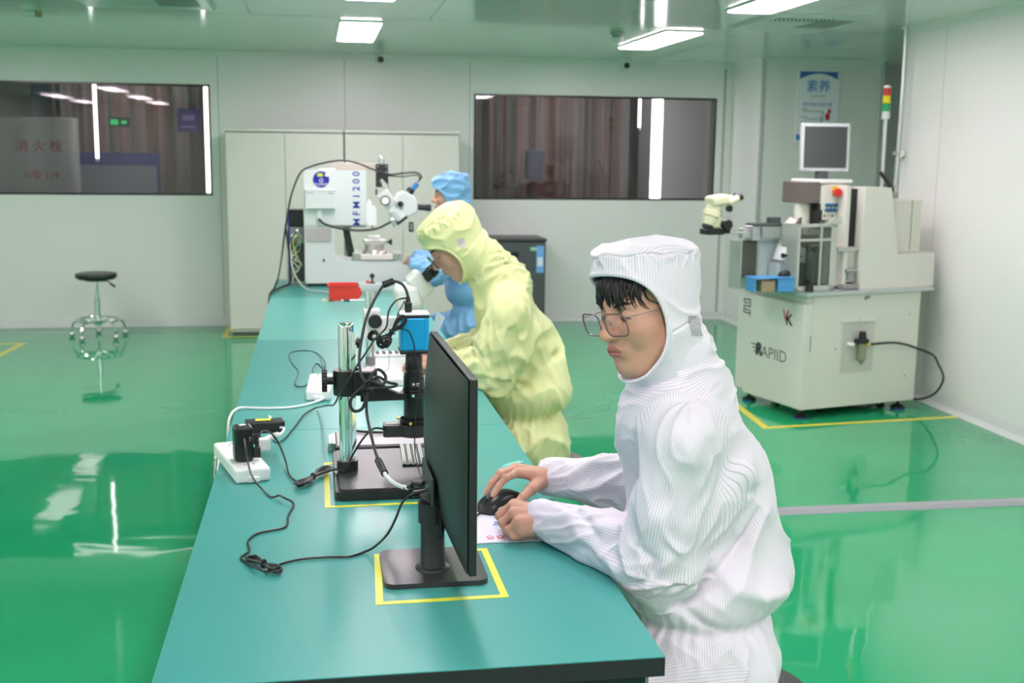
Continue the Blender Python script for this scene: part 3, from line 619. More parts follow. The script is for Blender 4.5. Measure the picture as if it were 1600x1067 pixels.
MB().tube([(.045, .035, .036), (.052, .06, .045), (.035, .085, .045), (.010, .14, .060)], .0035).build('cord', white_m, pl)
cable('white cord of the near power strip hanging over the table edge', [(-.243,3.125,.800),(-.250,3.150,.794),(-.266,3.150,.788),(-.278,3.152,.775),(-.284,3.157,.74),(-.288,3.17,.70),(-.286,3.22,.55),(-.284,3.24,.30),(-.283,3.30,.02), (-.30, 3.6, .006)], .0036, white_m)
cable('white cord of the middle power strip crossing the bench and dropping over its edge', [(.012,3.775,.794),(-.005,3.755,.786),(-.081,3.679,.7845),(-.171,3.671,.7845),(-.243,3.679,.7865),(-.263,3.644,.788),(-.275,3.60,.780),(-.280,3.56,.75),(-.284,3.54,.6),(-.284,3.55,.3),(-.283,3.6,.02), (-.30, 3.9, .006)], .0042, mat('white cord', (.78, .80, .82), .4))
cable('thin black lead looping on the mat beside the middle power strip', [(-.042,3.97,.800),(-.056,3.985,.788),(-.086,4.053,.782),(-.078,4.294,.782),(-.108,4.497,.782),(-.117,4.701,.782),(-.061,4.757,.782),(-.009,4.69,.782),(.02,4.395,.80), (.018, 4.30, .79), (-.005,4.45,.782),(-.018,4.42,.782),(-.026,4.288,.782),(-.021,4.18,.783),(-.01,4.09,.80),(-.005, 4.05, .818)], .0022)

# ---- rails of chips and flat tray by the microscope foot
ct = thing('chip_tray', 'small tray of white component strips lying on the microscope base', 'tray', (.238, 2.955, TZ+.0266), math.radians(-2))
MB().bx(-.030, .030, -.105, .105, 0.0001, .004).build('tray', blackg_m, ct)
for k in range(4):
    x = -.024+k*.0155
    s = MB().bx(x-.0038, x+.0038, -.100, .100, .0042, .008, .0005).build('strip', mat('strip white', (.75, .75, .72), .4), ct)
    bb = MB()
    for j in range(12): bb.bx(x-.0022, x+.0022, -.095+j*.0165, -.087+j*.0165, .0082, .0092)
    bb.build('chips', mat('chip grey', (.25, .26, .26), .4), s)
ft = thing('flat_case', 'flat grey case with black edge lying behind the microscope base', 'case', (.20, 3.16, TZ))
MB().box((0, 0, .0125), (.325, .175, .024), None, .005, 2).build('body', black_m, ft)
MB().bx(-.155, .155, -.078, .080, .0248, .0262, .0005).build('lid_plate', mat('lilac grey', (.38, .37, .40), .4), ft)
MB().bx(.035, .11, -.018, .004, .0264, .0268).build('warning_label', mat('label yellow', (.70, .66, .25), .4), ft)
MB().bx(-.168, -.160, -.06, .06, .001, .028).bx(-.177, -.170, -.05, .05, .001, .026).build('metal_rail', steel_m, ft)
pn = thing('stylus', 'bent black tube lying on the flat grey case', 'pen', (.19, 3.20, TZ+.0268))
MB().tube([(-.09, .02, .005), (-.04, .0, .005), (.02, -.005, .005), (.075, .022, .005)], .0040, n=8).build('rod', black_m, pn)

# ---- mouse pad, mouse, tweezers
mp = thing('mouse_pad', 'pale lilac mouse pad with printed figure and red writing', 'mouse pad', (.43, 2.42, TZ))
MB().bx(-.125, .062, -.105, .165, .0002, .003, .001).build('pad', mat('pad lilac', (.70, .68, .80), .5), mp)
rd = mat('print red', (.75, .08, .08), .5); bl = mat('print blue', (.05, .22, .65), .5)
text('IO\nIQ', .022, rd, (-.062, -.075, .0033), Y, -X, mp)
f = MB()
for a, b_, c_, d_ in ((-.055, -.035, .005, .012), (-.05, -.03, .02, .028), (-.04, -.018, .012, .018), (-.03, -.01, .03, .036)): f.bx(a, b_, c_, d_, .0032, .0037)
f.build('blue_print', bl, mp)
f = MB()
for a, b_, c_, d_ in ((-.026, -.008, .005, .009), (-.02, -.016, -.005, .02), (-.01, .012, .016, .020), (-.0, .004, .0, .03)): f.bx(a, b_, c_, d_, .0032, .0037)
f.build('figure_print', ink_m, mp)
# mouse: long axis from button end (towards -x,-y..) to palm end
ms = thing('computer_mouse', 'black gaming mouse under the right hand of the person in white', 'mouse', (.408, 2.545, TZ+.0032), math.radians(38))
def mouse_body(L, W, H):
    vs = []; fs = []; n, m = 18, 16
    for i in range(n+1):
        u = -1+2*i/n; w_ = W/2*(1-abs(u)**3.2)**.5*(1-.10*math.cos(u*3)) ; h = H*max(0, 1-abs(u*.90-.10)**2.4)**.62*.98+.002; h = max(h, .002)
        for j in range(m+1):
            a = PI*j/m; yy = w_*math.copysign(abs(math.cos(a))**.8, math.cos(a)); zz = h*abs(math.sin(a))**.55
            vs.append((u*L/2, yy, zz))
    for i in range(n):
        for j in range(m): k = i*(m+1)+j; fs.append([k, k+m+1, k+m+2, k+1])
    for i in range(n): a = i*(m+1); b_ = (i+1)*(m+1); fs.append([a, a+m, b_+m, b_])
    return MB().add(vs, fs)
mo = mouse_body(.124, .070, .040).build('shell', mat('mouse black', (.014, .014, .015), .38), ms)
MB().tube([(-.058, 0, .012), (-.045, 0, .0285), (-.025, 0, .0385), (-.012, 0, .0405)], .0012, n=6).build('button_seam', ink_m, mo)
MB().cyl((-.034, -.004, .034), (-.034, .004, .034), .008).build('wheel', mat('wheel grey', (.12, .12, .12), .4), mo)
MB().tube([(-.060, 0, .004), (-.08, -.005, .003), (-.12, -.03, .003), (-.16, -.03, .003), (-.19, 0, -.001)], .0022).build('cord', cable_m, ms)
tz_ = thing('tweezers', 'pale turquoise plastic tweezers lying near the table edge', 'tweezers', (.502, 2.925, TZ), math.radians(38))
MB().prism([(-.045, 0), (-.03, -.0025), (.03, -.004), (.042, -.001), (.042, .0015), (-.03, .0025)], (0, 0, .0005), X, Y, (0, 0, .002)).prism([(-.038, .001), (.03, .002), (.03, .0055), (-.02, .0045)], (0, 0, .003), X, Y, (0, 0, .002)).build('arms', mat('turquoise plastic', (.35, .82, .78), .3), tz_)

# ---- stereo microscope of the person in yellow
O = Vector((.30, 4.20, TZ)); t = thing('stereo_microscope', 'white stereo microscope on a chrome column used by the person in yellow', 'microscope', O)
MB(O).prism(hull((.335, 4.22, .165, .215, .03)), (0, 0, TZ+.0003), X, Y, (0, 0, .022)).build('base', mat('scope base white', (.72, .76, .75), .35), t)
sx_, sy_ = .19, 4.30
MB(O).cyl((sx_, sy_, TZ+.0225), (sx_, sy_, TZ+.055), .019).build('collar', mat('collar grey', (.2, .2, .21), .3), t)
MB(O).cyl((sx_, sy_, TZ+.055), (sx_, sy_, 1.08), .0165).build('column', chrome_m, t)
MB(O).bx(.165, .228, 4.265, 4.335, .905, 1.015, .006).bx(.2275, .33, 4.28, 4.32, .93, .985, .006).build('focus_block', offwhite_m, t)
for a_, b_ in ((4.264, 4.235), (4.336, 4.365)): MB(O).cyl((.206, a_, .975), (.206, b_, .975), .0255).build('focus_knob', black_m, t)
def oriented(d, up=(0, 1, 0)):
    d = Vector(d).normalized(); v = (Vector(up)-d*d.dot(Vector(up))).normalized(); u = v.cross(d); return Matrix((u, v, d)).transposed()
dr = Vector((.72, 0, .70)).normalized(); hd = Vector((.345, 4.20, 1.075))
MB(O).lathe([(.036, 0), (.040, .01), (.040, .075), (.046, .085), (.046, .14)], (.335, 4.22, .895), n=30).build('zoom_body', offwhite_m, t)
h = MB(O).box(Vector((.325, 4.20, 1.075)), (.105, .115, .10), rotm(0, math.radians(-12), 0), .028, 4).build('head', offwhite_m, t)
h2 = MB(O).box(Vector((.365, 4.20, 1.118)), (.098, .108, .062), oriented((.74, 0, .67), (0, 1, 0)), .016, 4).build('tube_housing', offwhite_m, t)
for sy in (-.031, .031):
    a = Vector((.382, 4.20+sy, 1.135)); e = MB(O).lathe([(.017, 0), (.017, .03), (.0195, .031), (.0195, .048), (.018, .05), (.0185, .058), (.013, .062)], a, dr, n=24)
    MB(O).lathe([(.0158, .0), (.0158, .004)], a+dr*.029, dr).build('ring', steel_m, e.build('eyepiece', black_m, t))
cable('thin grey lead looping over the white microscope base', [(.245,4.262,.93),(.250,4.23,.90),(.252,4.16,.83),(.235,4.12,.812),(.20,4.18,.806), (.19, 4.24, .806)], .0016, mat('cord grey', (.25, .26, .28), .4))
tr_ = thing('component_tray', 'white rack with a row of black slots standing behind the stereo microscope column', 'tray', (.275, 4.56, TZ), 0)
MB().bx(-.09, .15, -.045, .045, .0003, .022, .004).build('body', white_m, tr_)
s = MB()
for k in range(9): s.bx(-.078+k*.0255, -.064+k*.0255, -.036, .034, .0222, .023)
s.build('slots', ink_m, tr_)
ps = thing('paper_sheet', 'white sheet of paper lying in front of the stereo microscope', 'paper', (.30, 3.93, TZ), math.radians(5))
MB().bx(-.11, .14, -.05, .05, .0003, .0009).build('sheet', white_m, ps)
# ---- red bin and pen
rb = thing('parts_bin', 'open red plastic parts bin on the far bench', 'bin', (.150, 6.42, TZ))
prof = [(-.088, 0), (.066, 0), (.092, .042), (.062, .088), (-.088, .088)]
b = MB(); b.prism(prof, (0, -.055, .0003), X, Z, (0, .004, 0)); b.prism(prof, (0, .051, .0003), X, Z, (0, .004, 0))
b.bx(-.088, .066, -.051, .051, .0003, .004); b.bx(-.092, -.0885, -.055, .055, .0003, .088); b.prism([(.0665, 0.0003), (.092, .042), (.088, .042), (.0625, .0045)], (0, -.051, 0), X, Z, (0, .102, 0))
b.build('shell', red_m, rb)
MB().bx(-.100, .062, -.060, -.0555, .080, .090, .001).bx(-.100, .062, .0555, .060, .080, .090, .001).bx(-.100, -.0925, -.055, .055, .080, .090, .001).build('rim', red_m, rb)
pe = thing('marker_pen', 'thin marker pen lying on the bench in front of the red bin', 'pen', (.135, 6.335, TZ))
MB().cyl((-.0, 0, .006), (.035, 0, .006), .006).cyl((-.08, 0, .006), (-.055, 0, .006), .004).build('grip', black_m, pe)
MB().cyl((.035, 0, .006), (.115, 0, .006), .0058).cyl((-.01, 0, .006), (.0, 0, .006), .005).build('barrel', white_m, pe)
MB().cyl((-.115, 0, .0075), (-.095, 0, .0075), .0085).cyl((-.095, 0, .0065), (-.08, 0, .0065), .003).build('cap', mat('pale yellow', (.72, .75, .45), .4), pe)
# ================================================================ WHITE TESTER ON THE FAR BENCH
O = Vector((.2, 7.05, TZ)); t = thing('bond_tester', 'tall white testing machine with blue writing on the far bench', 'machine', O)
wm = mat('tester white', (.70, .735, .72), .35); F = 7.05; Bk = 7.34
ped = [(-.072, .80), (.50, .80), (.520, .812), (.540, .862), (.530, .895), (.478, .936), (.15, .940), (.118, .952), (.103, .985), (.103, 1.155), (-.072, 1.155)]
body = MB(O).prism(ped, (0, F, 0), X, Z, (0, Bk-F, 0)).build('frame', wm, t)
MB(O).bx(-.06, .50, F+.01, Bk-.01, TZ+.0003, .7995).build('foot', black_m, t)
hdp = MB(O).prism(hull((.110, 1.316, .184, .163, .006), 3), (0, F-.012, 0), X, Z, (0, Bk-F-.03, 0)).build('head_housing', wm, t)
text('M F M 1 2 0 0', .058, mat('tester blue', (.01, .045, .36), .4), (.237, F-.0125, 1.312), Z, -X, hdp, sx=.98, offset=.0011, org=O)
lg = MB(O).cyl((.028, F-.016, 1.425), (.028, F-.0122, 1.425), .048, n=40).build('round_emblem', mat('emblem blue', (.012, .012, .33), .35), hdp)
MB(O).prism([(-.018, .012), (.018, .012), (.014, .032), (-.014, .032)], (.022, F-.0175, 1.43), X, Z, (0, .0012, 0)).build('emblem_shape', mat('emblem yellow', (.65, .68, .05), .4), lg)
MB(O).torus((.028, F-.017, 1.420), Y, .010, .002, n=16).build('emblem_ring', white_m, lg)
text('先进科技', .020, white_m, (.028, F-.0165, 1.395), X, Z, lg, org=O)
MB(O).sph((.062, F-.018, 1.452), (.012, .002, .010)).build('sticker', white_m, hdp)
bx2 = MB(O).bx(-.068, .112, F-.045, F-.0125, 1.252, 1.362, .003).bx(-.070, .116, F-.048, F-.0125, 1.356, 1.366, .002).build('front_box', wm, t)
MB(O).bx(-.06, -.02, F-.0462, F-.0452, 1.343, 1.347).bx(.065, .10, F-.0462, F-.0452, 1.340, 1.346).build('small_print', mat('print grey', (.35, .40, .5), .5), bx2)
MB(O).bx(-.068, .085, F-.008, F-.0005, 1.055, 1.136, .002).build('metal_plate', mat('pinkish steel', (.55, .50, .49), .4, metal=.5), t)
MB(O).bx(.031, .043, F-.003, F-.0003, .932, .948).build('switch', ink_m, t)
MB(O).bx(.015, .115, F+.02, F+.12, 1.4795, 1.490, .002).build('cover_plate', white_m, t)
MB(O).bx(.09, .385, F+.10, F+.13, 1.4795, 1.522, .002).build('cross_rail', mat('rail beige', (.60, .54, .47), .4), t)
z_ = MB(O).bx(.357, .432, F+.055, F+.0995, 1.395, 1.520, .003).bx(.355, .400, F+.03, F+.055, 1.380, 1.41, .002).build('slide_block', mat('slide black', (.025, .022, .03), .35), t)
MB(O).cyl((.392, F+.078, 1.521), (.392, F+.078, 1.548), .018).sph((.392, F+.078, 1.552), (.018, .018, .014)).build('knob', chrome_m, z_)
for q in ((.368, 1.505), (.420, 1.505), (.368, 1.470), (.420, 1.470)): MB(O).cyl((q[0], F+.0535, q[1]), (q[0], F+.0548, q[1]), .004, n=10).build('screw', steel_m, z_)
# slanting stereo head of the tester
dv = Vector((.62, 0, -.78)).normalized(); R45 = oriented(dv, (0, 1, 0))
MB(O).cyl((.383, F+.03, 1.425), (.425, F+.03, 1.375), .014).cyl((.39, F+.02, 1.40), (.42, F+.02, 1.362), .007).build('link', mat('nickel', (.72, .66, .62), .25, metal=.7), t)
fb = MB(O).box((.420, F+.01, 1.308), (.075, .06, .105), R45, .008).build('focus_block', wm, t)
MB(O).cyl((.407, F-.035, 1.302), (.407, F-.02, 1.302), .030, n=30).build('knob_ring', black_m, fb)
MB(O).cyl((.407, F-.040, 1.302), (.407, F-.0352, 1.302), .023, n=30).build('focus_knob', white_m, fb)
MB(O).bx(.352, .362, F-.0, F+.03, 1.335, 1.37, .003).build('lever', black_m, fb)
MB(O).box((.455, F+.01, 1.243), (.048, .05, .10), R45, .006).build('bracket', offwhite_m, t)
hh = MB(O).lathe([(.050, -.035), (.052, .0), (.050, .035)], (.488, F+.01, 1.222), dv, n=30).build('objective_ring', offwhite_m, t)
MB(O).box((.500, F+.01, 1.190), (.085, .075, .040), R45, .006).build('lamp_housing', black_m, t)
MB(O).cyl((.452, F-.03, 1.180), (.470, F-.03, 1.150), .018).sph((.448, F-.03, 1.185), .02).build('light_coupling', chrome_m, t)
hb = MB(O).prism([(.455, 1.300), (.478, 1.345), (.520, 1.362), (.585, 1.330), (.600, 1.300), (.607, 1.235), (.560, 1.205), (.512, 1.205)], (0, F-.035, 0), X, Z, (0, .09, 0)).build('binocular_head', offwhite_m, t)
bv = hb.modifiers.new('bevel', 'BEVEL'); bv.width = .014; bv.segments = 4
MB(O).cyl((.497, F-.05, 1.282), (.497, F-.036, 1.282), .0175).build('zoom_knob', black_m, hb)
for sy in (-.0, .05): MB(O).cyl((.603, F-.012+sy, 1.262), (.655, F-.012+sy, 1.258), .0165, .017).cyl((.655, F-.012+sy, 1.258), (.685, F-.012+sy, 1.257), .020).build('eyepiece', mat('eyepiece grey black', (.03, .03, .035), .35), t)
MB(O).cyl((.553, F+.01, 1.35), (.572, F+.01, 1.372), .026, .022).build('camera_mount', black_m, t)
MB(O).cyl((.568, F+.01, 1.36), (.605, F+.01, 1.405), .0155).build('head_camera', mat('camera blue', (.06, .25, .60), .35), t)
# dosing head, stage, arm
MB(O).prism([(.292, 1.175), (.305, 1.155), (.355, 1.150), (.355, 1.255), (.340, 1.27), (.325, 1.272), (.325, 1.292), (.300, 1.292), (.292, 1.265)], (0, F-.03, 0), X, Z, (0, .06, 0)).cyl((.31, F, 1.292), (.31, F, 1.307), .008).build('tool_head', white_m, t)
MB(O).cyl((.330, F, 1.13), (.330, F, 1.150), .006).build('tool_tip', brass_m, t)
MB(O).prism([(.150, 1.14), (.190, 1.14), (.228, .958), (.180, .958)], (0, F+.03, 0), X, Z, (0, .03, 0)).build('support_arm', black_m, t)
MB(O).cyl((.15, F+.045, 1.155), (.20, F+.045, 1.13), .014).bx(.10, .29, F-.0, F+.2, 1.140, 1.152, .002).build('under_plate', mat('under grey', (.35, .36, .35), .4), t)
MB(O).bx(.225, .500, F-.0, F+.20, .9405, .976, .003).bx(.210, .255, F-.005, F+.21, .9405, .985, .003).bx(.455, .505, F-.005, F+.21, .9405, .985, .003).build('stage_base', steel_m, t)
MB(O).bx(.258, .452, F-.012, F-.0055, .943, .974, .002).build('stage_front', mat('stage cream', (.78, .72, .66), .35), t)
MB(O).lathe([(.075, .977), (.072, .99), (.060, 1.000), (.060, 1.030), (.066, 1.032)], (.345, F+.08, 0), n=30).build('turntable', mat('nickel', 0), t)
MB(O).bx(.280, .412, F+.02, F+.14, 1.0325, 1.062, .004).bx(.275, .29, F+.03, F+.05, 1.04, 1.07, .004).build('clamp_block', mat('nickel', 0), t)
MB(O).bx(.305, .378, F+.03, F+.12, 1.0625, 1.084, .004).build('sample_holder', white_m, t)
MB(O).cyl((.412, F+.06, 1.045), (.440, F+.06, 1.045), .005).cyl((.432, F+.06, 1.045), (.452, F+.06, 1.045), .010, .022).build('clamp_knob', black_m, t)
MB(O).tube([(.012, F-.03, 1.188), (.05, F-.06, 1.160), (.15, F-.07, 1.135), (.25, F-.07, 1.125), (.35, F-.06, 1.135), (.42, F-.045, 1.165), (.448, F-.035, 1.182)], .0072, n=10).build('light_hose', black_m, t)
MB(O).bx(.0, .03, F-.03, F-.013, 1.19, 1.25, .004).build('hose_socket', offwhite_m, t)
# control unit, cables above and behind
cu = thing('control_unit', 'low white control box with a black joystick in front of the tester', 'control box', (.365, 6.90, TZ))
MB().prism(hull((0, 0, .125, .075, .02)), (0, 0, .0003), X, Y, (0, 0, .035)).build('body', wm, cu)
MB().cyl((-.045, 0, .0355), (-.045, 0, .042), .018).cyl((-.045, 0, .042), (-.045, 0, .070), .006).sph((-.045, 0, .080), .015).build('joystick', black_m, cu)
MB().cyl((-.072, 0, .0355), (-.072, 0, .052), .010).build('red_button', red_m, cu)
el = thing('electronics_stack', 'stack of black and grey electronic boxes with loose leads left of the white tester', 'electronics', (-.13, 7.20, TZ))
MB().bx(-.035, .05, -.06, .10, .36, .46, .004).build('upper_box', blackg_m, el)
MB().bx(-.035, .05, -.06, .10, .255, .355, .004).build('middle_box', mat('unit grey', (.25, .27, .28), .4), el)
MB().bx(-.030, .05, -.05, .10, .02, .25, .004).build('lower_box', mat('unit dark', (.05, .055, .06), .4), el)
MB().bx(-.048, -.038, -.05, .09, .0003, .46).build('blue_bracket', mat('bracket blue', (.06, .05, .30), .4), el)
for q, cl in enumerate(((.55, .6, .15), (.6, .6, .6), (.15, .4, .15), (.08, .08, .08), (.5, .5, .48))):
    rnd = random.Random(q); pts = [(rnd.uniform(-.03, .04), -.065-rnd.uniform(.0, .03), .02+.05*k+rnd.uniform(-.02, .02)) for k in range(7)]
    MB().tube(pts, .004, n=6).build('lead', mat('lead %d' % q, cl, .4), el)
for c_, r3 in (((.01, -.07, .33), (.012, .008, .018)), ((-.01, -.075, .30), (.02, .006, .02)), ((.0, -.075, .17), (.012, .008, .03))): MB().sph(c_, r3).build('connector', chrome_m, el)
cable('long black cable bowing from the top of the white tester down to the bench edge', [(.615, 7.06, 1.425),(.63,7.07,1.445),(.60,7.08,1.47),(.52,7.09,1.465),(.43,7.05,1.458),(.33,7.08,1.49),(.24,7.09,1.525),(.155,7.10,1.538),(.06,7.1,1.525),(-.03,7.1,1.50),(-.095,7.1,1.46),(-.15,7.1,1.33),(-.18,7.1,1.18),(-.20,7.1,1.06),(-.215,7.08,.95),(-.235,7.0,.84),(-.255,6.9,.792),(-.275,6.7,.775),(-.278,6.6,.70)], .0055)
cable('second black cable hanging from the head camera to the slide block', [(.605, 7.06, 1.412),(.62,7.06,1.43),(.60,7.07,1.455),(.52,7.07,1.445),(.42,7.03,1.45)], .004)
cable('black cable bundle on the bench end left of the tester', [(-.19, 7.12, 1.15), (-.17, 7.1, .98), (-.165, 7.08, .86), (-.17, 7.05, .80), (-.21, 6.98, .79), (-.24, 6.85, .79), (-.262, 6.7, .788), (-.274, 6.6, .77)], .006)
cable('grey cable looping from the electronics under the white tester to the red bin', [(-.16, 7.08, 1.0), (-.15, 7.02, .90), (-.11, 6.93, .82), (-.06, 6.86, .7855), (.0, 6.75, .7855), (.06, 6.70, .7855), (.13, 6.72, .7855)], .0048, mat('cable light grey', (.45, .5, .47), .4))

# ================================================================ CREAM MACHINE ON THE RIGHT
O = Vector((3.0, 6.52, 0)); A14 = math.radians(14)
t = thing('production_machine', 'large cream coloured industrial machine on feet by the right wall', 'machine', O, A14)
crm = cream_m; D = .72
MB().bx(-.095, .775, .006, D, .075, .72, .004).build('cabinet', crm, t)
MB().bx(-.055, .778, -.004, .0055, .062, .762, .002).build('side_panel', crm, t)
dor = MB().bx(-.118, -.0955, -.004, .60, .062, .712, .006).build('front_door', crm, t)
MB().bx(-.1145, -.056, -.006, .0055, .062, .712, .003).build('door_edge', crm, t)
MB().bx(-.068, -.060, -.0085, -.0062, .42, .52, .001).build('hinge', grey_m, t)
MB().bx(-.095, .775, .006, D, .7205, .765, .004).build('upper_rail', crm, t)
# curved table plate
pl_ = [(-.13, -.03), (.86, -.03), (.86, .74), (-.13, .74)]+[(-.13-.05*math.sin(PI*k/10), .74-.77*k/10) for k in range(1, 10)]
MB().prism(pl_, (0, 0, .7655), X, Y, (0, 0, .022)).build('table_plate', mat('plate steel', (.55, .60, .60), .25, metal=.6), t)
# marks on the door : S emblem, V/K emblem, RAPIID
def dl(y, z): return (-.1185, y, z)
u_, v_ = -Y, Z
ik = ink_m
em = MB()
for a, b_, c_, d_ in ((.545, .62, .672, .680), (.545, .553, .628, .680), (.545, .62, .628, .636), (.612, .62, .585, .636), (.545, .62, .585, .593), (.56, .62, .650, .657), (.56, .62, .605, .612), (.612, .62, .650, .680), (.545, .553, .570, .612)): em.bx(-.1195, -.1182, a, b_, c_, d_)
em.build('square_emblem', mat('emblem dark green', (.04, .07, .06), .5), dor)
text('V', .10, mat('mark red', (.70, .04, .04), .4), (-.1186, .175, .62), u_, v_, dor, offset=.002)
text('K', .10, ik, (-.1188, .140, .60), u_, v_, dor, offset=.002)
text('RAPIID', .105, mat('word dark', (.06, .07, .065), .5), (-.1186, .31, .36), u_, v_, dor, offset=-.001, sx=1.05)
text('R', .11, ik, (-.119, .43, .37), u_, v_, dor, offset=.003)
mb = MB()
for k in range(3): mb.bx(-.1195, -.1182, .455, .52-.015*k, .395-.022*k, .401-.022*k)
mb.build('speed_lines', ik, dor)
# recess with air regulator on the side panel
MB().bx(.165, .425, -.0062, -.0042, .272, .59, .001).build('recess_plate', mat('recess pinkish', (.62, .60, .57), .5), t)
MB().bx(.160, .166, -.016, -.0042, .272, .598).bx(.160, .43, -.016, -.0042, .592, .598).build('recess_frame', crm, t)
rg = MB().cyl((.30, -.045, .49), (.30, -.045, .535), .024, .020).bx(.255, .335, -.07, -.02, .462, .49, .006).build('air_regulator', black_m, t)
MB().lathe([(.026, .46), (.028, .43), (.028, .36), (.012, .345), (.008, .33)], (.30, -.045, 0)).build('filter_bowl', mat('bowl olive', (.30, .30, .20), .3, metal=.3), rg)
MB().cyl((.30, -.018, .45), (.30, -.0065, .45), .02).build('fitting', steel_m, rg)
MB().cyl((.215, -.01, .455), (.245, -.04, .455), .012).build('gauge', white_m, rg)
MB().cyl((.328, -.045, .452), (.355, -.05, .452), .012).build('connector', brass_m, rg)
for x, z in ((.13, .43), (.70, .62), (.69, .225), (.30, .60)): MB().cyl((x, -.0065, z), (x, -.0042, z), .006, n=12).build('screw', grey_m, t)
MB().cyl((.34, -.012, .735), (.34, -.0045, .735), .010, n=12).bx(.345, .365, -.02, -.0045, .735, .75, .002).build('hook', grey_m, t)
MB().tube([(.355, -.05, .452), (.50, -.07, .458), (.62, -.06, .440), (.73, -.07, .405), (.783, -.14, .375), (.772, -.20, .33), (.757, -.268, .256), (.771, -.213, .163), (.80, -.10, .095), (.80, .02, .06), (.78, .10, .09)], .0075).build('air_hose', mat('hose black', (.02, .025, .022), .35), t)
MB().tube([(.79, .10, .45), (.83, .10, .40), (.845, .08, .33), (.82, .05, .285), (.79, .03, .29)], .0065).build('hose_loop', mat('hose black', 0), t)
MB().bx(.7785, .79, .2, .4, .32, .58, .002).build('back_strip', black_m, t)
# feet and castors
for x, y in ((-.06, .05), (.70, .05), (-.06, .60), (.70, .62)):
    f = MB().cyl((x, y, .028), (x, y, .075), .010).lathe([(.045, .006), (.044, .018), (.022, .028), (.016, .03)], (x, y, 0)).build('levelling_foot', black_m, t)
    MB().lathe([(.047, .0), (.047, .0055)], (x, y, 0)).build('foot_pad', mat('pad blue', (.02, .05, .35), .4), f)
for x, y in ((.14, .14), (.60, .10), (.14, .58), (.60, .58)):
    c_ = MB().cyl((x-.012, y, .031), (x+.012, y, .031), .030).build('castor_wheel', rubber_m, t)
    MB().bx(x-.03, x+.03, y-.03, y+.03, .066, .0745).bx(x-.024, x-.016, y-.02, y+.02, .03, .066).bx(x+.016, x+.024, y-.02, y+.02, .03, .066).build('castor_bracket', mat('zinc', (.6, .66, .64), .3, metal=.8), c_)
MB().bx(.25, .45, .15, .45, .02, .074, .01).build('under_tray', dark_m, t)
# towers
MB().prism([(.318, .788), (.905, .788), (.905, 1.000), (.60, 1.000), (.598, 1.02), (.520, 1.41), (.318, 1.41)], (0, .03, 0), X, Z, (0, .60, 0)).build('side_tower', crm, t)
MB().bx(.60, .82, .08, .55, 1.0005, 1.335, .006).prism([(.538, 1.335), (.60, 1.335), (.60, 1.0205), (.603, 1.0205)], (0, .08, 0), X, Z, (0, .47, 0)).build('rear_cabinet', mat('rear cream', (.70, .68, .62), .45), t)
MB().bx(.735, .739, .076, .0795, 1.02, 1.33).build('rear_door_gap', grey_m, t)
tb = MB().bx(.60, .66, .2, .28, 1.3355, 1.385, .004).build('white_connector', white_m, t)
MB().bx(.665, .73, .2, .28, 1.3355, 1.375, .004).build('grey_connector', grey_m, t)
MB().tube([(.71, .24, 1.375), (.695, .26, 1.43), (.655, .30, 1.50)], .012).build('rising_hose', rubber_m, t)
# inner column, control head with buttons
MB().bx(.205, .235, .06, .40, .80, 1.42, .003).build('inner_wall', mat('inner cream', (.72, .70, .64), .4), t)
MB().bx(.236, .317, .10, .40, .80, 1.40).build('dark_gap', black_m, t)
MB().bx(.24, .31, .07, .099, .83, 1.05).bx(.15, .31, .05, .099, 1.02, 1.05, .003).build('slide_guides', steel_m, t)
MB().cyl((.26, .06, .84), (.26, .06, .90), .02).cyl((.22, .05, .90), (.30, .05, .90), .012).bx(.20, .31, .03, .098, .79, .82, .004).build('drive_parts', grey_m, t)
cb = MB().bx(.095, .30, .16, .44, 1.205, 1.43, .008).build('control_head', mat('head cream', (.76, .75, .70), .35), t)
MB().bx(.085, .32, .15, .46, 1.4305, 1.455, .006).build('head_lid', white_m, t)
fx = .15   # buttons on the face turned to the camera (-y)
cp = MB().bx(.100, .235, .1535, .1595, 1.21, 1.425, .002).build('control_panel', mat('panel cream', (.78, .77, .73), .35), t)
MB().bx(.165, .225, .146, .153, 1.355, 1.415, .002).build('estop_plate', mat('estop yellow', (.85, .62, .03), .35), cp)
es = MB().cyl((.170, .10, 1.378), (.185, .1455, 1.378), .026, .022).build('emergency_stop', mat('estop red', (.65, .02, .02), .25), cp)
for k in range(3):
    MB().cyl((.128+k*.030, .132, 1.300), (.128+k*.030, .153, 1.300), .011).cyl((.128+k*.030, .132, 1.270), (.128+k*.030, .153, 1.270), .011).build('push_button', mat('button blue', (.02, .13, .25), .35), cp)
for k in range(4): MB().bx(.110+k*.030, .124+k*.030, .152, .1535, 1.228, 1.240).build('warning_mark', mat('warn yellow', (.6, .55, .05), .4) if k % 2 else ink_m, cp)
sm = MB().bx(-.025, .092, .17, .40, 1.31, 1.44, .006).build('smoked_cover', mat('smoked plastic', (.16, .13, .12), .2), t)
MB().cyl((.03, .26, 1.10), (.03, .26, 1.309), .05, n=24).build('white_spindle', mat('spindle cream', (.72, .72, .62), .35), t)
MB().bx(.070, .090, .16, .22, 1.16, 1.309).build('spindle_guard', black_m, t)
# screen on top
mn = MB().box((.205, .30, 1.65), (.300, .055, .295), rotm(math.radians(-4), 0, math.radians(-26)), .008).build('screen_case', mat('screen silver', (.55, .57, .60), .35, metal=.2), t)
MB().box((.1915, .272, 1.652), (.262, .004, .252), rotm(math.radians(-4), 0, math.radians(-26)), .001).build('display', mat('display dark', (.045, .050, .052), .22), mn)
MB().bx(.17, .23, .28, .34, 1.4555, 1.505, .003).build('screen_mount', dark_m, mn)
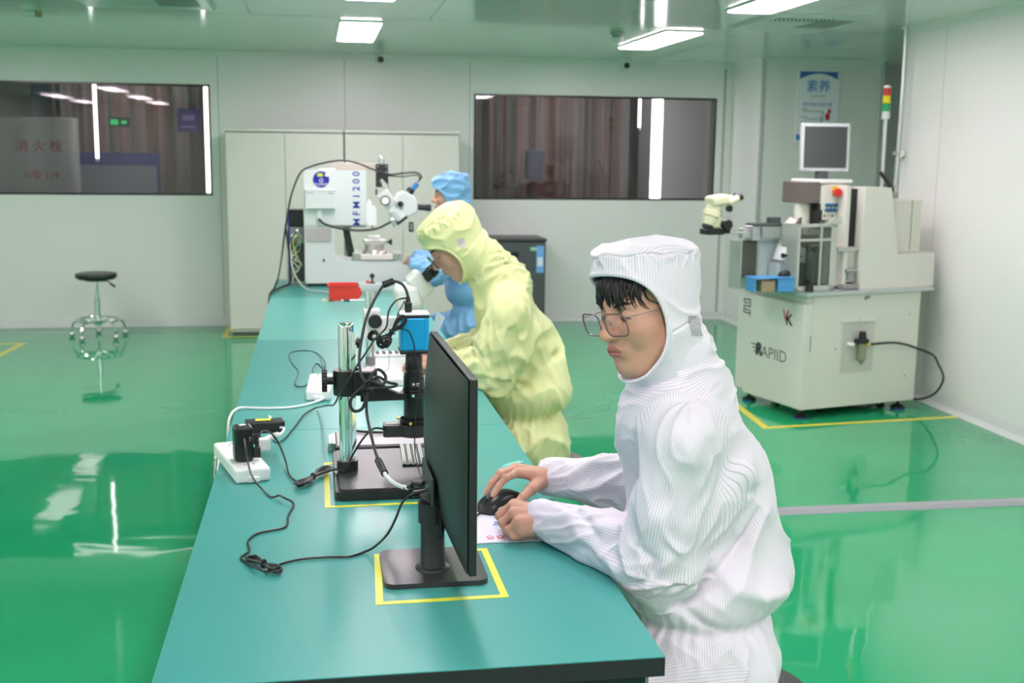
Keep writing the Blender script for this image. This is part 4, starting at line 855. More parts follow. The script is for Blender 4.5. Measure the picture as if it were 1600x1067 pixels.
# mast with signal lamps
ms_ = MB().cyl((.805, .45, 1.3355), (.805, .45, 1.838), .0125).build('lamp_mast', alu_m, t)
for k, (nm, cl) in enumerate((('lamp_socket', (.72, .74, .75)), ('green_lamp', (.0, .33, .10)), ('yellow_lamp', (.80, .68, .0)), ('red_lamp', (.55, .02, .02)))):
    MB().cyl((.805, .45, 1.840+.050*k), (.805, .45, 1.889+.050*k), .025).build(nm, mat(nm, cl, .25), ms_)
MB().lathe([(.025, 2.0395), (.024, 2.050), (.012, 2.055)], (.805, .45, 0)).build('lamp_cap', white_m, ms_)
# feeding unit at the left: steel frames, glass boxes, rails
gf = MB(); gx0, gx1, gz0, gz1 = -.165, .125, .79, 1.195
for a, b_ in ((gx0, gx0+.018), (gx1-.045, gx1), (.0, .015)): gf.bx(a, b_, .03, .045, gz0, gz1, .002)
gf.bx(gx0, gx1, .03, .045, gz0, gz0+.03, .002).bx(gx0, gx1, .03, .045, gz1-.02, gz1, .002).bx(gx0, gx1, .03, .045, 1.09, 1.105, .002)
gf.bx(gx0, gx0+.012, .045, .20, gz0, gz1, .002).prism([(.02, 1.185), (.15, 1.185), (.15, 1.235), (.10, 1.23)], (0, .03, 0), X, Z, (0, .02, 0))
gf.build('guard_frame', mat('guard steel', (.58, .60, .56), .35, metal=.5), t)
MB().bx(gx0+.018, gx1-.045, .034, .038, gz0+.03, gz1-.02).build('guard_glass', glass_mat('guard glass', (.60, .64, .60), 1.5), t)
MB().bx(-.09, .09, .16, .19, .80, 1.12, .003).build('inner_plate', mat('inner olive', (.24, .24, .20), .35, metal=.4), t)
MB().bx(.0, .08, .10, .155, .83, 1.06, .003).build('inner_case', mat('inner green grey', (.30, .37, .33), .35), t)
MB().cyl((-.06, .02, 1.05), (-.06, .0, 1.05), .014).cyl((-.06, .0, 1.05), (-.06, -.012, 1.05), .022, .018).build('clamp_knob', black_m, t)
MB().cyl((-.075, .015, .83), (-.075, .015, .86), .012).cyl((-.075, .015, .79), (-.075, .015, .83), .026, .022).build('lower_knob', black_m, t)
# long rail with the arm and the stereo microscope at its end
rl = MB().bx(-.36, .02, .22, .30, 1.085, 1.175, .004).bx(-.42, -.30, .24, .28, 1.10, 1.16, .003).bx(-.30, -.17, .20, .215, 1.10, 1.165, .003).bx(-.12, .0, .195, .21, 1.08, 1.15, .003)
rl.build('slide_rail', mat('machined aluminium', (.52, .53, .54), .3, metal=.7), t)
MB().bx(-.35, -.12, .21, .31, 1.1755, 1.19, .002).bx(-.22, -.14, .24, .28, 1.19, 1.225, .003).build('rail_cover', dark_m, t)
MB().prism([(-.06, 1.176), (.06, 1.176), (.16, 1.21), (.16, 1.25), (.04, 1.25), (-.02, 1.215)], (0, .22, 0), X, Z, (0, .10, 0)).build('rail_arm', mat('bronze grey', (.20, .18, .16), .35, metal=.5), t)
MB().cyl((.10, .20, 1.20), (.10, .20, 1.27), .045).build('drum', black_m, t)
MB().bx(-.425, -.415, .24, .36, .79, 1.085, .002).bx(-.415, -.27, .30, .31, .79, 1.085).build('left_frame', mat('frame grey green', (.45, .48, .44), .4, metal=.3), t)
MB().bx(-.405, -.275, .285, .299, .86, 1.08).build('dark_panel', mat('dark olive panel', (.10, .10, .08), .3), t)
MB().bx(-.25, -.10, .30, .32, .79, 1.08).build('white_panel', mat('panel lilac white', (.68, .70, .74), .4), t)
# small white box with a handle
wbx = MB().prism([(-.19, .97), (-.02, .95), (-.02, 1.04), (-.16, 1.065)], (0, .14, 0), X, Z, (0, .10, 0)).build('white_case', white_m, t)
MB().tube([(-.17, .13, 1.0), (-.12, .12, 1.005), (-.06, .12, .99)], .004).cyl((-.20, .13, 1.0), (-.17, .13, 1.0), .015, .008).build('case_handle', ink_m, wbx)
MB().bx(-.19, -.02, .18, .28, .79, .949, .003).build('case_stand', mat('stand pale', (.6, .64, .66), .4), wbx)
# microscope
sc = MB().cyl((-.60, .24, 1.145), (-.40, .25, 1.135), .011).build('scope_rod', chrome_m, t)
MB().bx(-.70, -.58, .19, .28, 1.128, 1.165, .006).cyl((-.56, .22, 1.15), (-.53, .22, 1.15), .018).build('scope_bracket', black_m, sc)
dd_ = Vector((.30, 0, .95)).normalized()
sb = MB().lathe([(.040, 0), (.045, .02), (.045, .05), (.052, .055), (.052, .085), (.046, .09), (.046, .12)], (-.668, .235, 1.185), dd_, n=28).build('scope_body', creamy_m, sc)
MB().lathe([(.036, -.02), (.036, .0)], (-.668, .235, 1.185), dd_, n=24).build('objective', black_m, sb)
MB().box((-.610, .235, 1.330), (.13, .11, .065), rotm(0, math.radians(-8), 0), .022, 4).build('scope_head', creamy_m, sb)
for sy in (-.03, .03): MB().cyl((-.555, .235+sy, 1.315), (-.485, .235+sy, 1.345), .020).build('tube', creamy_m, sb); MB().cyl((-.487, .235+sy, 1.344), (-.462, .235+sy, 1.354), .021).build('eyepiece', black_m, sb)
MB().cyl((-.575, .17, 1.285), (-.575, .15, 1.285), .02).build('zoom_knob', black_m, sb); MB().cyl((-.590, .18, 1.19), (-.590, .14, 1.19), .030).build('focus_knob', black_m, sb)
MB().bx(-.655, -.60, .20, .27, 1.166, 1.24, .01).build('focus_mount', creamy_m, sb)
# blue tray with the mouse on it
W14 = Matrix.Rotation(A14, 4, 'Z'); W14.translation = O
bt = thing('blue_box', 'bright blue open box standing on the machine table under a mouse', 'box', W14@Vector((-.26, .12, .7877)), A14+math.radians(-8))
MB().bx(-.16, .14, -.06, .07, .082, .088, .001).bx(.0, .14, -.055, .065, .0003, .0815, .002).build('shell', mat('blue plastic', (.08, .33, .70), .4), bt)
MB().bx(-.155, -.148, -.055, .065, .0003, .0815).build('leg_panel', mat('blue plastic', 0), bt)
cbx = thing('cardboard_box', 'small brown cardboard box tucked under the blue box', 'box', W14@Vector((-.325, .12, .7877)), A14+math.radians(-8))
MB().box((0, 0, .034), (.09, .09, .066), None, .002).build('carton', mat('cardboard', (.38, .27, .17), .7), cbx)
m2 = thing('computer_mouse', 'black mouse lying on the blue box on the cream machine', 'mouse', W14@Vector((-.175, .115, .8762)), A14+math.radians(-5))
mo2 = mouse_body(.11, .06, .035).build('shell', mat('mouse black', 0), m2)
MB().cyl((.03, -.003, .025), (.03, .003, .025), .007).build('wheel', grey_m, mo2)
cable('black cables looping on the floor under the cream machine', [tuple(W14@Vector(p)) for p in ((.55, .40, .30), (.50, .30, .05), (.42, .25, .006), (.48, .12, .006), (.62, .20, .006), (.75, .35, .006), (.70, .50, .02), (.66, .55, .12))], .006)
# ================================================================ IMPLICIT SURFACES FOR THE PEOPLE
def smin(a, b, k):
    if np.isscalar(k) and k <= 0: return np.minimum(a, b)
    h = np.maximum(k-np.abs(a-b), 0)/k; return np.minimum(a, b)-h*h*k*.25
def smax(a, b, k): return -smin(-a, -b, k)
def s_cap(P, a, b, ra, rb=None):
    a, b = np.array(a, float), np.array(b, float); rb = ra if rb is None else rb; ab = b-a
    h = np.clip(((P-a)@ab)/(ab@ab+1e-12), 0, 1); return np.linalg.norm(P-a-h[:, None]*ab, axis=1)-(ra+(rb-ra)*h)
def s_ell(P, c, r, R=None):
    q = P-np.array(c, float)
    if R is not None: q = q@R
    r = np.array(r, float); k0 = np.linalg.norm(q/r, axis=1); k1 = np.linalg.norm(q/(r*r), axis=1); return k0*(k0-1)/np.maximum(k1, 1e-9)
def s_sph(P, c, r): return np.linalg.norm(P-np.array(c, float), axis=1)-r
def s_chain(P, pts, rad, k=.01):
    d = None
    for i in range(len(pts)-1):
        e = s_cap(P, pts[i], pts[i+1], rad[i], rad[i+1]); d = e if d is None else smin(d, e, k)
    return d
def s_box(P, lo, hi, r=0):
    lo, hi = np.array(lo, float), np.array(hi, float); c = (lo+hi)/2; h = (hi-lo)/2-r; q = np.abs(P-c)-h
    return np.linalg.norm(np.maximum(q, 0), axis=1)+np.minimum(q.max(1), 0)-r
def interp(z, zs, vs):   # smooth (pchip-like) interpolation of rows
    zs = np.array(zs); vs = np.array(vs, float); i = np.clip(np.searchsorted(zs, z)-1, 0, len(zs)-2)
    t = np.clip((z-zs[i])/(zs[i+1]-zs[i]), 0, 1); m = np.zeros_like(vs); dz = np.diff(zs)[:, None]; s = np.diff(vs, axis=0)/dz
    m[1:-1] = np.where(s[:-1]*s[1:] > 0, (s[:-1]+s[1:])/2, 0); m[0] = s[0]; m[-1] = s[-1]
    h = (zs[i+1]-zs[i])[:, None]; t = t[:, None]
    return (2*t**3-3*t**2+1)*vs[i]+(t**3-2*t**2+t)*h*m[i]+(-2*t**3+3*t**2)*vs[i+1]+(t**3-t**2)*h*m[i+1]
def s_loft(P, rows, U, V, W=(0, 0, 1), p=2.2, k=.04, o=(0, 0, 0)):
    """rows: (w, cu, cv, ru, rv) along axis W with elliptical sections in U,V"""
    q = P-np.array(o, float); U, V, W = np.array(U, float), np.array(V, float), np.array(W, float); w_ = q@W; rows = np.array(rows, float)
    r = interp(w_, rows[:, 0], rows[:, 1:]); a = (q@U-r[:, 0])/r[:, 2]; b = (q@V-r[:, 1])/r[:, 3]
    d = ((np.abs(a)**p+np.abs(b)**p)**(1/p)-1)*np.minimum(r[:, 2], r[:, 3])
    return smax(smax(d, w_-rows[-1, 0], k), rows[0, 0]-w_, k)
# gradient noise
_rs = np.random.RandomState(5); _perm = _rs.permutation(256); _grad = _rs.normal(size=(256, 3)); _grad /= np.linalg.norm(_grad, axis=1)[:, None]
def pnoise(P):
    I = np.floor(P).astype(int); F = P-I; W = F*F*F*(F*(F*6-15)+10); out = 0
    for dx in (0, 1):
        for dy in (0, 1):
            for dz in (0, 1):
                h = _perm[(_perm[(_perm[(I[:, 0]+dx) & 255]+I[:, 1]+dy) & 255]+I[:, 2]+dz) & 255]
                g = (_grad[h]*(F-np.array([dx, dy, dz]))).sum(1)
                out = out+g*(W[:, 0] if dx else 1-W[:, 0])*(W[:, 1] if dy else 1-W[:, 1])*(W[:, 2] if dz else 1-W[:, 2])
    return out*1.6
def ridge(P): return (1-np.minimum(np.abs(pnoise(P))*2.2, 1))**2
def smoothstep(x, a, b): t = np.clip((x-a)/(b-a), 0, 1); return t*t*(3-2*t)

def sdf_mesh(f, lo, hi, h, B=8):
    """sparse surface nets"""
    lo = np.array(lo, float); hi = np.array(hi, float); nb = np.ceil((hi-lo)/(h*B)).astype(int)
    g = np.stack(np.meshgrid(*[np.arange(n) for n in nb], indexing='ij'), -1).reshape(-1, 3)
    dc = f(lo+(g+.5)*h*B); g = g[np.abs(dc) < h*B*.87*1.35+.006]
    loc = np.stack(np.meshgrid(*[np.arange(B+1)]*3, indexing='ij'), -1).reshape(-1, 3)
    N = int(nb.max()*B+2); keys = []; pos = []; quads = []
    cor = [(0,0,0),(1,0,0),(0,1,0),(1,1,0),(0,0,1),(1,0,1),(0,1,1),(1,1,1)]
    edg = [(a, b) for a in range(8) for b in range(a+1, 8) if sum(abs(cor[a][i]-cor[b][i]) for i in range(3)) == 1]
    kf = lambda c: (c[:, 0]*N+c[:, 1])*N+c[:, 2]
    for s in range(0, len(g), 400):
        gb = g[s:s+400]; P = (gb[:, None, :]*B+loc[None])
        D = f((lo+P.reshape(-1, 3)*h)).reshape(len(gb), B+1, B+1, B+1)
        neg = D < 0; cnt = sum(neg[:, a:a+B, b:b+B, c:c+B].astype(np.int8) for a, b, c in cor)
        idx = np.argwhere((cnt > 0) & (cnt < 8))
        if len(idx) == 0: continue
        bi, ci = idx[:, 0], idx[:, 1:]; gc = gb[bi]*B+ci
        cv = np.stack([D[bi, ci[:, 0]+a, ci[:, 1]+b, ci[:, 2]+c] for a, b, c in cor], 1)
        acc = np.zeros((len(idx), 3)); n = np.zeros(len(idx)); co = np.array(cor, float)
        for a, b in edg:
            m = (cv[:, a] < 0) != (cv[:, b] < 0); t = cv[m, a]/(cv[m, a]-cv[m, b]); acc[m] += co[a]+(co[b]-co[a])*t[:, None]; n[m] += 1
        keys.append(kf(gc)); pos.append(lo+(gc+acc/n[:, None])*h)
        for ax in range(3):
            e = np.eye(3, dtype=int)[ax]; A = D[:, :B, :B, :B]; Bv = D[:, e[0]:B+e[0], e[1]:B+e[1], e[2]:B+e[2]]
            j = np.argwhere((A < 0) != (Bv < 0))
            if len(j) == 0: continue
            gp = gb[j[:, 0]]*B+j[:, 1:]; o1, o2 = np.eye(3, dtype=int)[(ax+1) % 3], np.eye(3, dtype=int)[(ax+2) % 3]
            fl = A[j[:, 0], j[:, 1], j[:, 2], j[:, 3]] < 0
            q = np.stack([kf(gp-o1-o2), kf(gp-o2), kf(gp), kf(gp-o1)], 1); q[~fl] = q[~fl][:, ::-1]; quads.append(q)
    K = np.concatenate(keys); V = np.concatenate(pos); Q = np.concatenate(quads); o = np.argsort(K); K = K[o]; V = V[o]
    ix = np.clip(np.searchsorted(K, Q), 0, len(K)-1); ok = (K[ix] == Q).all(1); return V, ix[ok]
def vnormals(V, F):
    n = np.cross(V[F[:, 2]]-V[F[:, 0]], V[F[:, 3]]-V[F[:, 1]]); N = np.zeros_like(V)
    for k in range(4): np.add.at(N, F[:, k], n)
    return N/np.maximum(np.linalg.norm(N, axis=1), 1e-12)[:, None]
def relax(V, F, it=1, lam=.5):
    for _ in range(it):
        S = np.zeros_like(V); c = np.zeros(len(V))
        for k in range(4):
            for m in (1, 3): np.add.at(S, F[:, k], V[F[:, (k+m) % 4]]); np.add.at(c, F[:, k], 1)
        V = V+lam*(S/np.maximum(c, 1)[:, None]-V)
    return V
def np_obj(name, V, F, m, parent=None, org=(0, 0, 0), attrs=None, label=None):
    V = np.asarray(V)-np.array(org, float); me = bpy.data.meshes.new(name); me.vertices.add(len(V)); me.vertices.foreach_set('co', V.astype(np.float32).ravel())
    n = F.shape[1]; me.loops.add(F.size); me.loops.foreach_set('vertex_index', F.astype(np.int32).ravel()); me.polygons.add(len(F))
    me.polygons.foreach_set('loop_start', np.arange(0, F.size, n, dtype=np.int32)); me.polygons.foreach_set('use_smooth', np.ones(len(F), bool))
    me.update(calc_edges=True); me.validate()
    for k, v in (attrs or {}).items():
        a = me.attributes.new(k, 'FLOAT', 'POINT'); a.data.foreach_set('value', v.astype(np.float32))
    me.materials.append(m); o = bpy.data.objects.new(name, me); C.objects.link(o)
    if parent: o.parent = parent
    if label: o['label'] = label
    return o
def patch(name, V, F, N, sel, m, parent, org, off=.0012, th=.0006):
    """lift a piece of a surface off as its own thin sheet"""
    f = F[sel[F].all(1)]; u, inv = np.unique(f, return_inverse=True); inv = inv.reshape(f.shape); P = V[u]+N[u]*off; n = len(u)
    P2 = np.concatenate([P, P-N[u]*th]); return np_obj(name, P2, np.concatenate([inv, inv[:, ::-1]+n]), m, parent, org)

# skin and cloth
def skin_mat():
    m = bpy.data.materials.new('skin'); m.use_nodes = True; nt = m.node_tree; b = nt.nodes['Principled BSDF']
    at = nt.nodes.new('ShaderNodeAttribute'); at.attribute_name = 'lip'
    ti = nt.nodes.new('ShaderNodeAttribute'); ti.attribute_name = 'blush'
    n = nt.nodes.new('ShaderNodeTexNoise'); n.inputs['Scale'].default_value = 35; n.inputs['Detail'].default_value = 5
    tc = nt.nodes.new('ShaderNodeTexCoord'); nt.links.new(tc.outputs['Object'], n.inputs['Vector'])
    m0 = nt.nodes.new('ShaderNodeMix'); m0.data_type = 'RGBA'; m0.inputs[6].default_value = (.53, .275, .195, 1); m0.inputs[7].default_value = (.63, .35, .26, 1)
    nt.links.new(n.outputs['Fac'], m0.inputs[0])
    m1 = nt.nodes.new('ShaderNodeMix'); m1.data_type = 'RGBA'; m1.inputs[7].default_value = (.62, .25, .18, 1); nt.links.new(ti.outputs['Fac'], m1.inputs[0]); nt.links.new(m0.outputs[2], m1.inputs[6])
    m2 = nt.nodes.new('ShaderNodeMix'); m2.data_type = 'RGBA'; m2.inputs[7].default_value = (.44, .145, .12, 1); nt.links.new(at.outputs['Fac'], m2.inputs[0]); nt.links.new(m1.outputs[2], m2.inputs[6])
    nt.links.new(m2.outputs[2], b.inputs['Base Color']); b.inputs['Roughness'].default_value = .46; b.inputs['Specular IOR Level'].default_value = .4
    b.inputs['Subsurface Weight'].default_value = .12; b.inputs['Subsurface Radius'].default_value = (.012, .004, .002)
    bp = nt.nodes.new('ShaderNodeBump'); bp.inputs['Strength'].default_value = .12; bp.inputs['Distance'].default_value = .001
    n3 = nt.nodes.new('ShaderNodeTexNoise'); n3.inputs['Scale'].default_value = 500; nt.links.new(tc.outputs['Object'], n3.inputs['Vector']); nt.links.new(n3.outputs['Fac'], bp.inputs['Height']); nt.links.new(bp.outputs[0], b.inputs['Normal'])
    return m
skin_m = skin_mat()
def cloth_mat(name, col, line=None, pitch=.0052, transl=0, rough=.45, sheen=.2):
    m = bpy.data.materials.new(name); m.use_nodes = True; nt = m.node_tree; b = nt.nodes['Principled BSDF']; out = nt.nodes['Material Output']
    b.inputs['Base Color'].default_value = (*col, 1); b.inputs['Roughness'].default_value = rough; b.inputs['Sheen Weight'].default_value = sheen; b.inputs['Specular IOR Level'].default_value = .35
    tc = nt.nodes.new('ShaderNodeTexCoord')
    if line:
        at = nt.nodes.new('ShaderNodeAttribute'); at.attribute_name = 'stripe'
        d = nt.nodes.new('ShaderNodeMath'); d.operation = 'DIVIDE'; d.inputs[1].default_value = pitch; nt.links.new(at.outputs['Fac'], d.inputs[0])
        p = nt.nodes.new('ShaderNodeMath'); p.operation = 'PINGPONG'; p.inputs[1].default_value = .5; nt.links.new(d.outputs[0], p.inputs[0])
        r = nt.nodes.new('ShaderNodeMapRange'); r.interpolation_type = 'SMOOTHSTEP'; r.inputs[1].default_value = .02; r.inputs[2].default_value = .16; r.inputs[3].default_value = 1; r.inputs[4].default_value = 0; nt.links.new(p.outputs[0], r.inputs[0])
        mx = nt.nodes.new('ShaderNodeMix'); mx.data_type = 'RGBA'; mx.inputs[6].default_value = (*col, 1); mx.inputs[7].default_value = (*line, 1)
        nt.links.new(r.outputs[0], mx.inputs[0]); nt.links.new(mx.outputs[2], b.inputs['Base Color'])
    n = nt.nodes.new('ShaderNodeTexNoise'); n.inputs['Scale'].default_value = 38; n.inputs['Detail'].default_value = 4; n.inputs['Distortion'].default_value = .8
    nt.links.new(tc.outputs['Object'], n.inputs['Vector']); bp = nt.nodes.new('ShaderNodeBump'); bp.inputs['Strength'].default_value = .22; bp.inputs['Distance'].default_value = .004
    nt.links.new(n.outputs['Fac'], bp.inputs['Height']); nt.links.new(bp.outputs[0], b.inputs['Normal'])
    if transl:
        t = nt.nodes.new('ShaderNodeBsdfTranslucent'); t.inputs[0].default_value = (*col, 1); x = nt.nodes.new('ShaderNodeMixShader'); x.inputs[0].default_value = transl
        nt.links.new(b.outputs[0], x.inputs[1]); nt.links.new(t.outputs[0], x.inputs[2]); nt.links.new(x.outputs[0], out.inputs[0])
    return m
hair_m = mat('black hair', (.010, .008, .008), .38)
lens_m = glass_mat('spectacle lens', (.97, .97, .96), 1.45)
# ================================================================ PEOPLE
def head_sdf(P):          # head space: x forward, y to the person's left, z up, origin between the ears
    Q = P.copy(); Q[:, 1] = np.abs(Q[:, 1])
    d = s_ell(P, (-.012, 0, .030), (.098, .076, .088))
    d = smin(d, s_ell(P, (.030, 0, -.045), (.060, .063, .074)), .035)
    d = smin(d, s_sph(P, (.070, 0, -.102), .021), .034)
    d = smin(d, s_cap(Q, (.000, .058, -.055), (.056, .024, -.103), .014, .014), .030)
    d = smin(d, s_ell(Q, (.060, .038, -.028), (.026, .024, .026)), .025)
    d = smin(d, s_cap(Q, (.080, 0, .024), (.071, .040, .022), .010, .007), .022)
    d = smax(d, -s_ell(Q, (.098, .031, .001), (.018, .019, .013)), .018)
    d = smin(d, s_sph(Q, (.0705, .0315, .000), .0150), .005)
    d = smin(d, s_cap(P, (.086, 0, .008), (.109, 0, -.026), .0062, .0095), .016)
    d = smin(d, s_sph(P, (.112, 0, -.031), .0098), .008)
    d = smin(d, s_ell(Q, (.101, .0125, -.034), (.011, .0072, .0075)), .008)
    d = smax(d, -s_ell(Q, (.105, .0068, -.0425), (.006, .0032, .0030)), .003)
    d = smin(d, s_ell(P, (.086, 0, -.064), (.016, .026, .018)), .018)
    d = smin(d, s_ell(P, (.0955, 0, -.0605), (.0072, .0235, .0045)), .006)
    d = smin(d, s_ell(P, (.0935, 0, -.0700), (.0080, .0190, .0052)), .006)
    d = smax(d, -s_cap(Q, (.1060, 0, -.0652), (.0925, .0220, -.0668), .0016, .0008), .004)
    d = smax(d, -s_cap(P, (.1075, 0, -.046), (.106, 0, -.053), .0020, .0024), .004)
    d = smax(d, -s_ell(P, (.100, 0, -.084), (.006, .018, .0035)), .010)
    # eyelids and the narrow opening between them
    d = smax(d, -s_ell(Q, (.0865, .0315, -.0035), (.0075, .0125, .0028)), .0015)
    d = smax(d, -s_cap(Q, (.0885, .018, .0062), (.083, .046, .0052), .0008, .0008), .003)
    d = smin(d, s_cap(P, (-.022, 0, -.050), (-.030, 0, -.110), .054, .052), .030)
    return d
def hand_sdf(P, h):
    W = np.array(h['wrist'], float); T = h['thumb']; Fg = h['fingers']; side = np.array(Fg[3][0], float)-np.array(Fg[0][0], float); side /= np.linalg.norm(side)
    d = s_cap(P, h['arm'], W, .028, .023); rr = [(.0095, .0085, .0078, .0066), (.0098, .0088, .008, .0068), (.0095, .0084, .0077, .0065), (.0088, .0076, .0068, .0058)]
    palm = None
    for i, f in enumerate(Fg):
        b = W+side*(-.015+.010*i); e = s_cap(P, b, f[0], .0155, .0118); palm = e if palm is None else smin(palm, e, .012)
    palm = smin(palm, s_cap(P, W-side*.010, T[1], .0165, .0125), .016)
    d = smin(d, palm, .02)
    for a, b, r in h.get('extra', ()): d = smin(d, s_cap(P, a, b, r), .014)
    fs = None
    for f, r in zip(Fg, rr):
        e = s_chain(P, f, r, .0035); e = smin(e, s_sph(P, f[1], r[1]*1.07), .004); fs = e if fs is None else smin(fs, e, .0012)
    th = s_chain(P, T, (.015, .0125, .0102, .0082), .004); fs = smin(fs, th, .0012)
    return smin(d, fs, .0065)
def fold(Q): return .55*ridge(Q)+.9*pnoise(Q+7.7)
def limb_angle(V, a, b, ref=(0, 0, 1)):
    a, b = np.array(a, float), np.array(b, float); w_ = (b-a)/np.linalg.norm(b-a); u = np.array(ref, float); u = u-w_*(u@w_)
    if np.linalg.norm(u) < .2: u = np.array((1., 0, 0)); u = u-w_*(u@w_)
    u /= np.linalg.norm(u); v = np.cross(w_, u); q = V-a; return np.arctan2(q@v, q@u), q@w_

def person(p):
    org = Vector(p['org']); t = thing('person', p['label'], 'person', org); og = tuple(org)
    f = np.array(p['f'], float); f /= np.linalg.norm(f); yaw = math.atan2(f[1], f[0]); pit = math.radians(p['pitch']); rol = math.radians(p.get('roll', 0))
    Rm = Matrix.Rotation(yaw, 3, 'Z') @ Matrix.Rotation(pit, 3, 'Y') @ Matrix.Rotation(rol, 3, 'X')
    HR = np.array(Rm); hc = np.array(p['head'], float); h = p['res']; sc = p.get('hscale', 1.0)
    toL = lambda P: (P-hc)@HR/sc
    toW = lambda Q: (np.asarray(Q, float)*sc)@HR.T+hc
    tf = np.array(p['tf'], float); tf /= np.linalg.norm(tf); tl = np.array((-tf[1], tf[0], 0.))
    # ---------- skin: head with neck, both hands, and the trunk inside the suit
    parts = []; neck0 = np.array(p['neck'], float); hn = np.array(p['hn'], float)
    V, F = sdf_mesh(lambda P: smin(head_sdf(toL(P))*sc, s_cap(P, toW([-.028, 0, -.09]), (hn+neck0)/2, .052*sc, .048), .02), hc-.25, hc+.20, p.get('hres', h*.5)); parts.append((V, F))
    for hd in p['hands']:
        A = np.array([hd['arm'], hd['wrist']]+[q for g in hd['fingers'] for q in g]+list(hd['thumb']), float)
        def hf(P, hd=hd):
            d = hand_sdf(P, hd)
            if p.get('table'): d = np.maximum(d, -s_box(P, *p['table'])+.0008)
            return d
        parts.append(sdf_mesh(hf, A.min(0)-.04, A.max(0)+.04, p.get('handres', h*.5)))
    S = p['shoulders']; E = p['elbows']; Wr = p['wrists']; rows = np.array(p['torso'], float); K = p['knees']; Hp = p['hips']; An = p['ankles']
    def torso_sdf(P, shrink=0):
        r = rows.copy(); r[:, 3:] -= shrink
        return s_loft(P, r, tf, tl, p=2.3, k=.05, o=(*p['to'], 0))
    Rg = [np.array(S[i], float)*.35+neck0*.65+np.array((0, 0, -.012)) for i in (0, 1)]
    def core(P):
        d = torso_sdf(P, .035)
        for i in (0, 1): d = smin(d, s_chain(P, (S[i], E[i], Wr[i]), (.040, .034, .022), .01), .03)
        return smin(d, s_cap(P, neck0, hn, .05, .05), .02)
    allp = np.array([*S, *E, *Wr, *K, *Hp, *An, neck0, hn], float); lo, hi = allp.min(0)-.25, allp.max(0)+.22
    parts.append(sdf_mesh(core, lo, hi, .014))
    n0 = 0; VV = []; FF = []
    for V, F in parts: VV.append(V); FF.append(F+n0); n0 += len(V)
    V = np.concatenate(VV); F = np.concatenate(FF); q = toL(V); ay = np.abs(q[:, 1])
    lip = np.maximum(1-smoothstep(np.sqrt(((q[:, 1])/.0235)**2+((q[:, 2]+.0655)/.0135)**2), .78, 1.02), 0)*(q[:, 0] > .088)
    bl = np.exp(-((ay-.040)/.02)**2-((q[:, 2]+.03)/.02)**2)*.25*(q[:, 0] > .03)+np.exp(-(ay/.013)**2-((q[:, 2]+.03)/.012)**2)*.35*(q[:, 0] > .09)
    for hd in p['hands']:
        for g in list(hd['fingers'])+[hd['thumb']]: bl = np.maximum(bl, .55*np.exp(-(np.linalg.norm(V-np.array(g[3], float), axis=1)/.012)**2)); bl = np.maximum(bl, .22*np.exp(-(np.linalg.norm(V-np.array(g[1], float), axis=1)/.010)**2))
    body = np_obj('body', V, F, skin_m, t, og, dict(lip=lip, blush=bl))
    # ---------- coverall
    h2 = p.get('cres', h)
    cr = p.get('rad', (.068, .072, .056, .044))
    collar_r = p.get('collar', (.098, .083))
    def prims(P):
        o = {'torso': torso_sdf(P)}
        for i in (0, 1):
            o['arm%d' % i] = s_chain(P, (Rg[i], S[i], (np.array(S[i])*.45+np.array(E[i])*.55), E[i], (np.array(E[i])*.5+np.array(Wr[i])*.5), Wr[i]), (cr[0]*.90, cr[0], cr[0]*1.15, cr[1], cr[2], cr[3]), .02)
            if p.get('web') and p['web'][i]: o['arm%d' % i] = smin(o['arm%d' % i], s_chain(P, *p['web'][i], .02), .045)
            o['leg%d' % i] = s_chain(P, (Hp[i], K[i], An[i]), (.088, .060, .058), .02)
        o['collar'] = s_chain(P, (neck0-np.array((0, 0, .05)), neck0, hn), (collar_r[0]*1.05, collar_r[0], collar_r[1]), .03)
        return o
    hcut = hc
    def suit(P):
        o = prims(P); d = smin(o['torso'], o['collar'], .05)
        d = smin(d, smin(o['leg0'], o['leg1'], .015), .05)
        for i in (0, 1): d = smin(d, o['arm%d' % i], p.get('armk', .016)+.055*np.exp(-(np.linalg.norm(P-np.array(S[i], float)-np.array((0, 0, .03)), axis=1)/.11)**2))
        q = toL(P); d = np.maximum(d, -(s_loft(q, HROWS, (1, 0, 0), (0, 1, 0), p=2.2, k=.02)*sc+.004))     # leave the head free
        d = np.maximum(d, -s_ell(q, (.075, 0, -.055), (.075, .075, .085)))
        for i in (0, 1):                                                                # open cuffs
            a = np.array(Wr[i], float); b = np.array(E[i], float); w_ = (a-b)/np.linalg.norm(a-b)
            d = np.maximum(d, -s_cap(P, a-w_*.010, a+w_*.08, cr[3]-.010, cr[3]-.004))
        if p.get('table'): d = np.maximum(d, -s_box(P, *p['table'])+.0015)
        return d
    V, F = sdf_mesh(suit, lo, hi, h2); N = vnormals(V, F)
    o = prims(V); names = list(o); G = np.stack([o[k] for k in names]); g = G.argmin(0); stripe = np.zeros(len(V)); disp = np.zeros(len(V))
    fa = p.get('fold', 1.0); rs = p.get('seed', 0)*3.7
    # long soft folds: noise stretched along a direction, different for each region
    def aniso(V, d, fl, fc, sd):
        d = np.array(d, float); d /= np.linalg.norm(d); u = np.cross(d, (.3, .5, .81)); u /= np.linalg.norm(u); v = np.cross(d, u)
        warp = pnoise(V*5+sd)[:, None]*.03
        Q = V+warp; return np.stack([Q@d*fl, Q@u*fc, Q@v*fc], 1)+sd
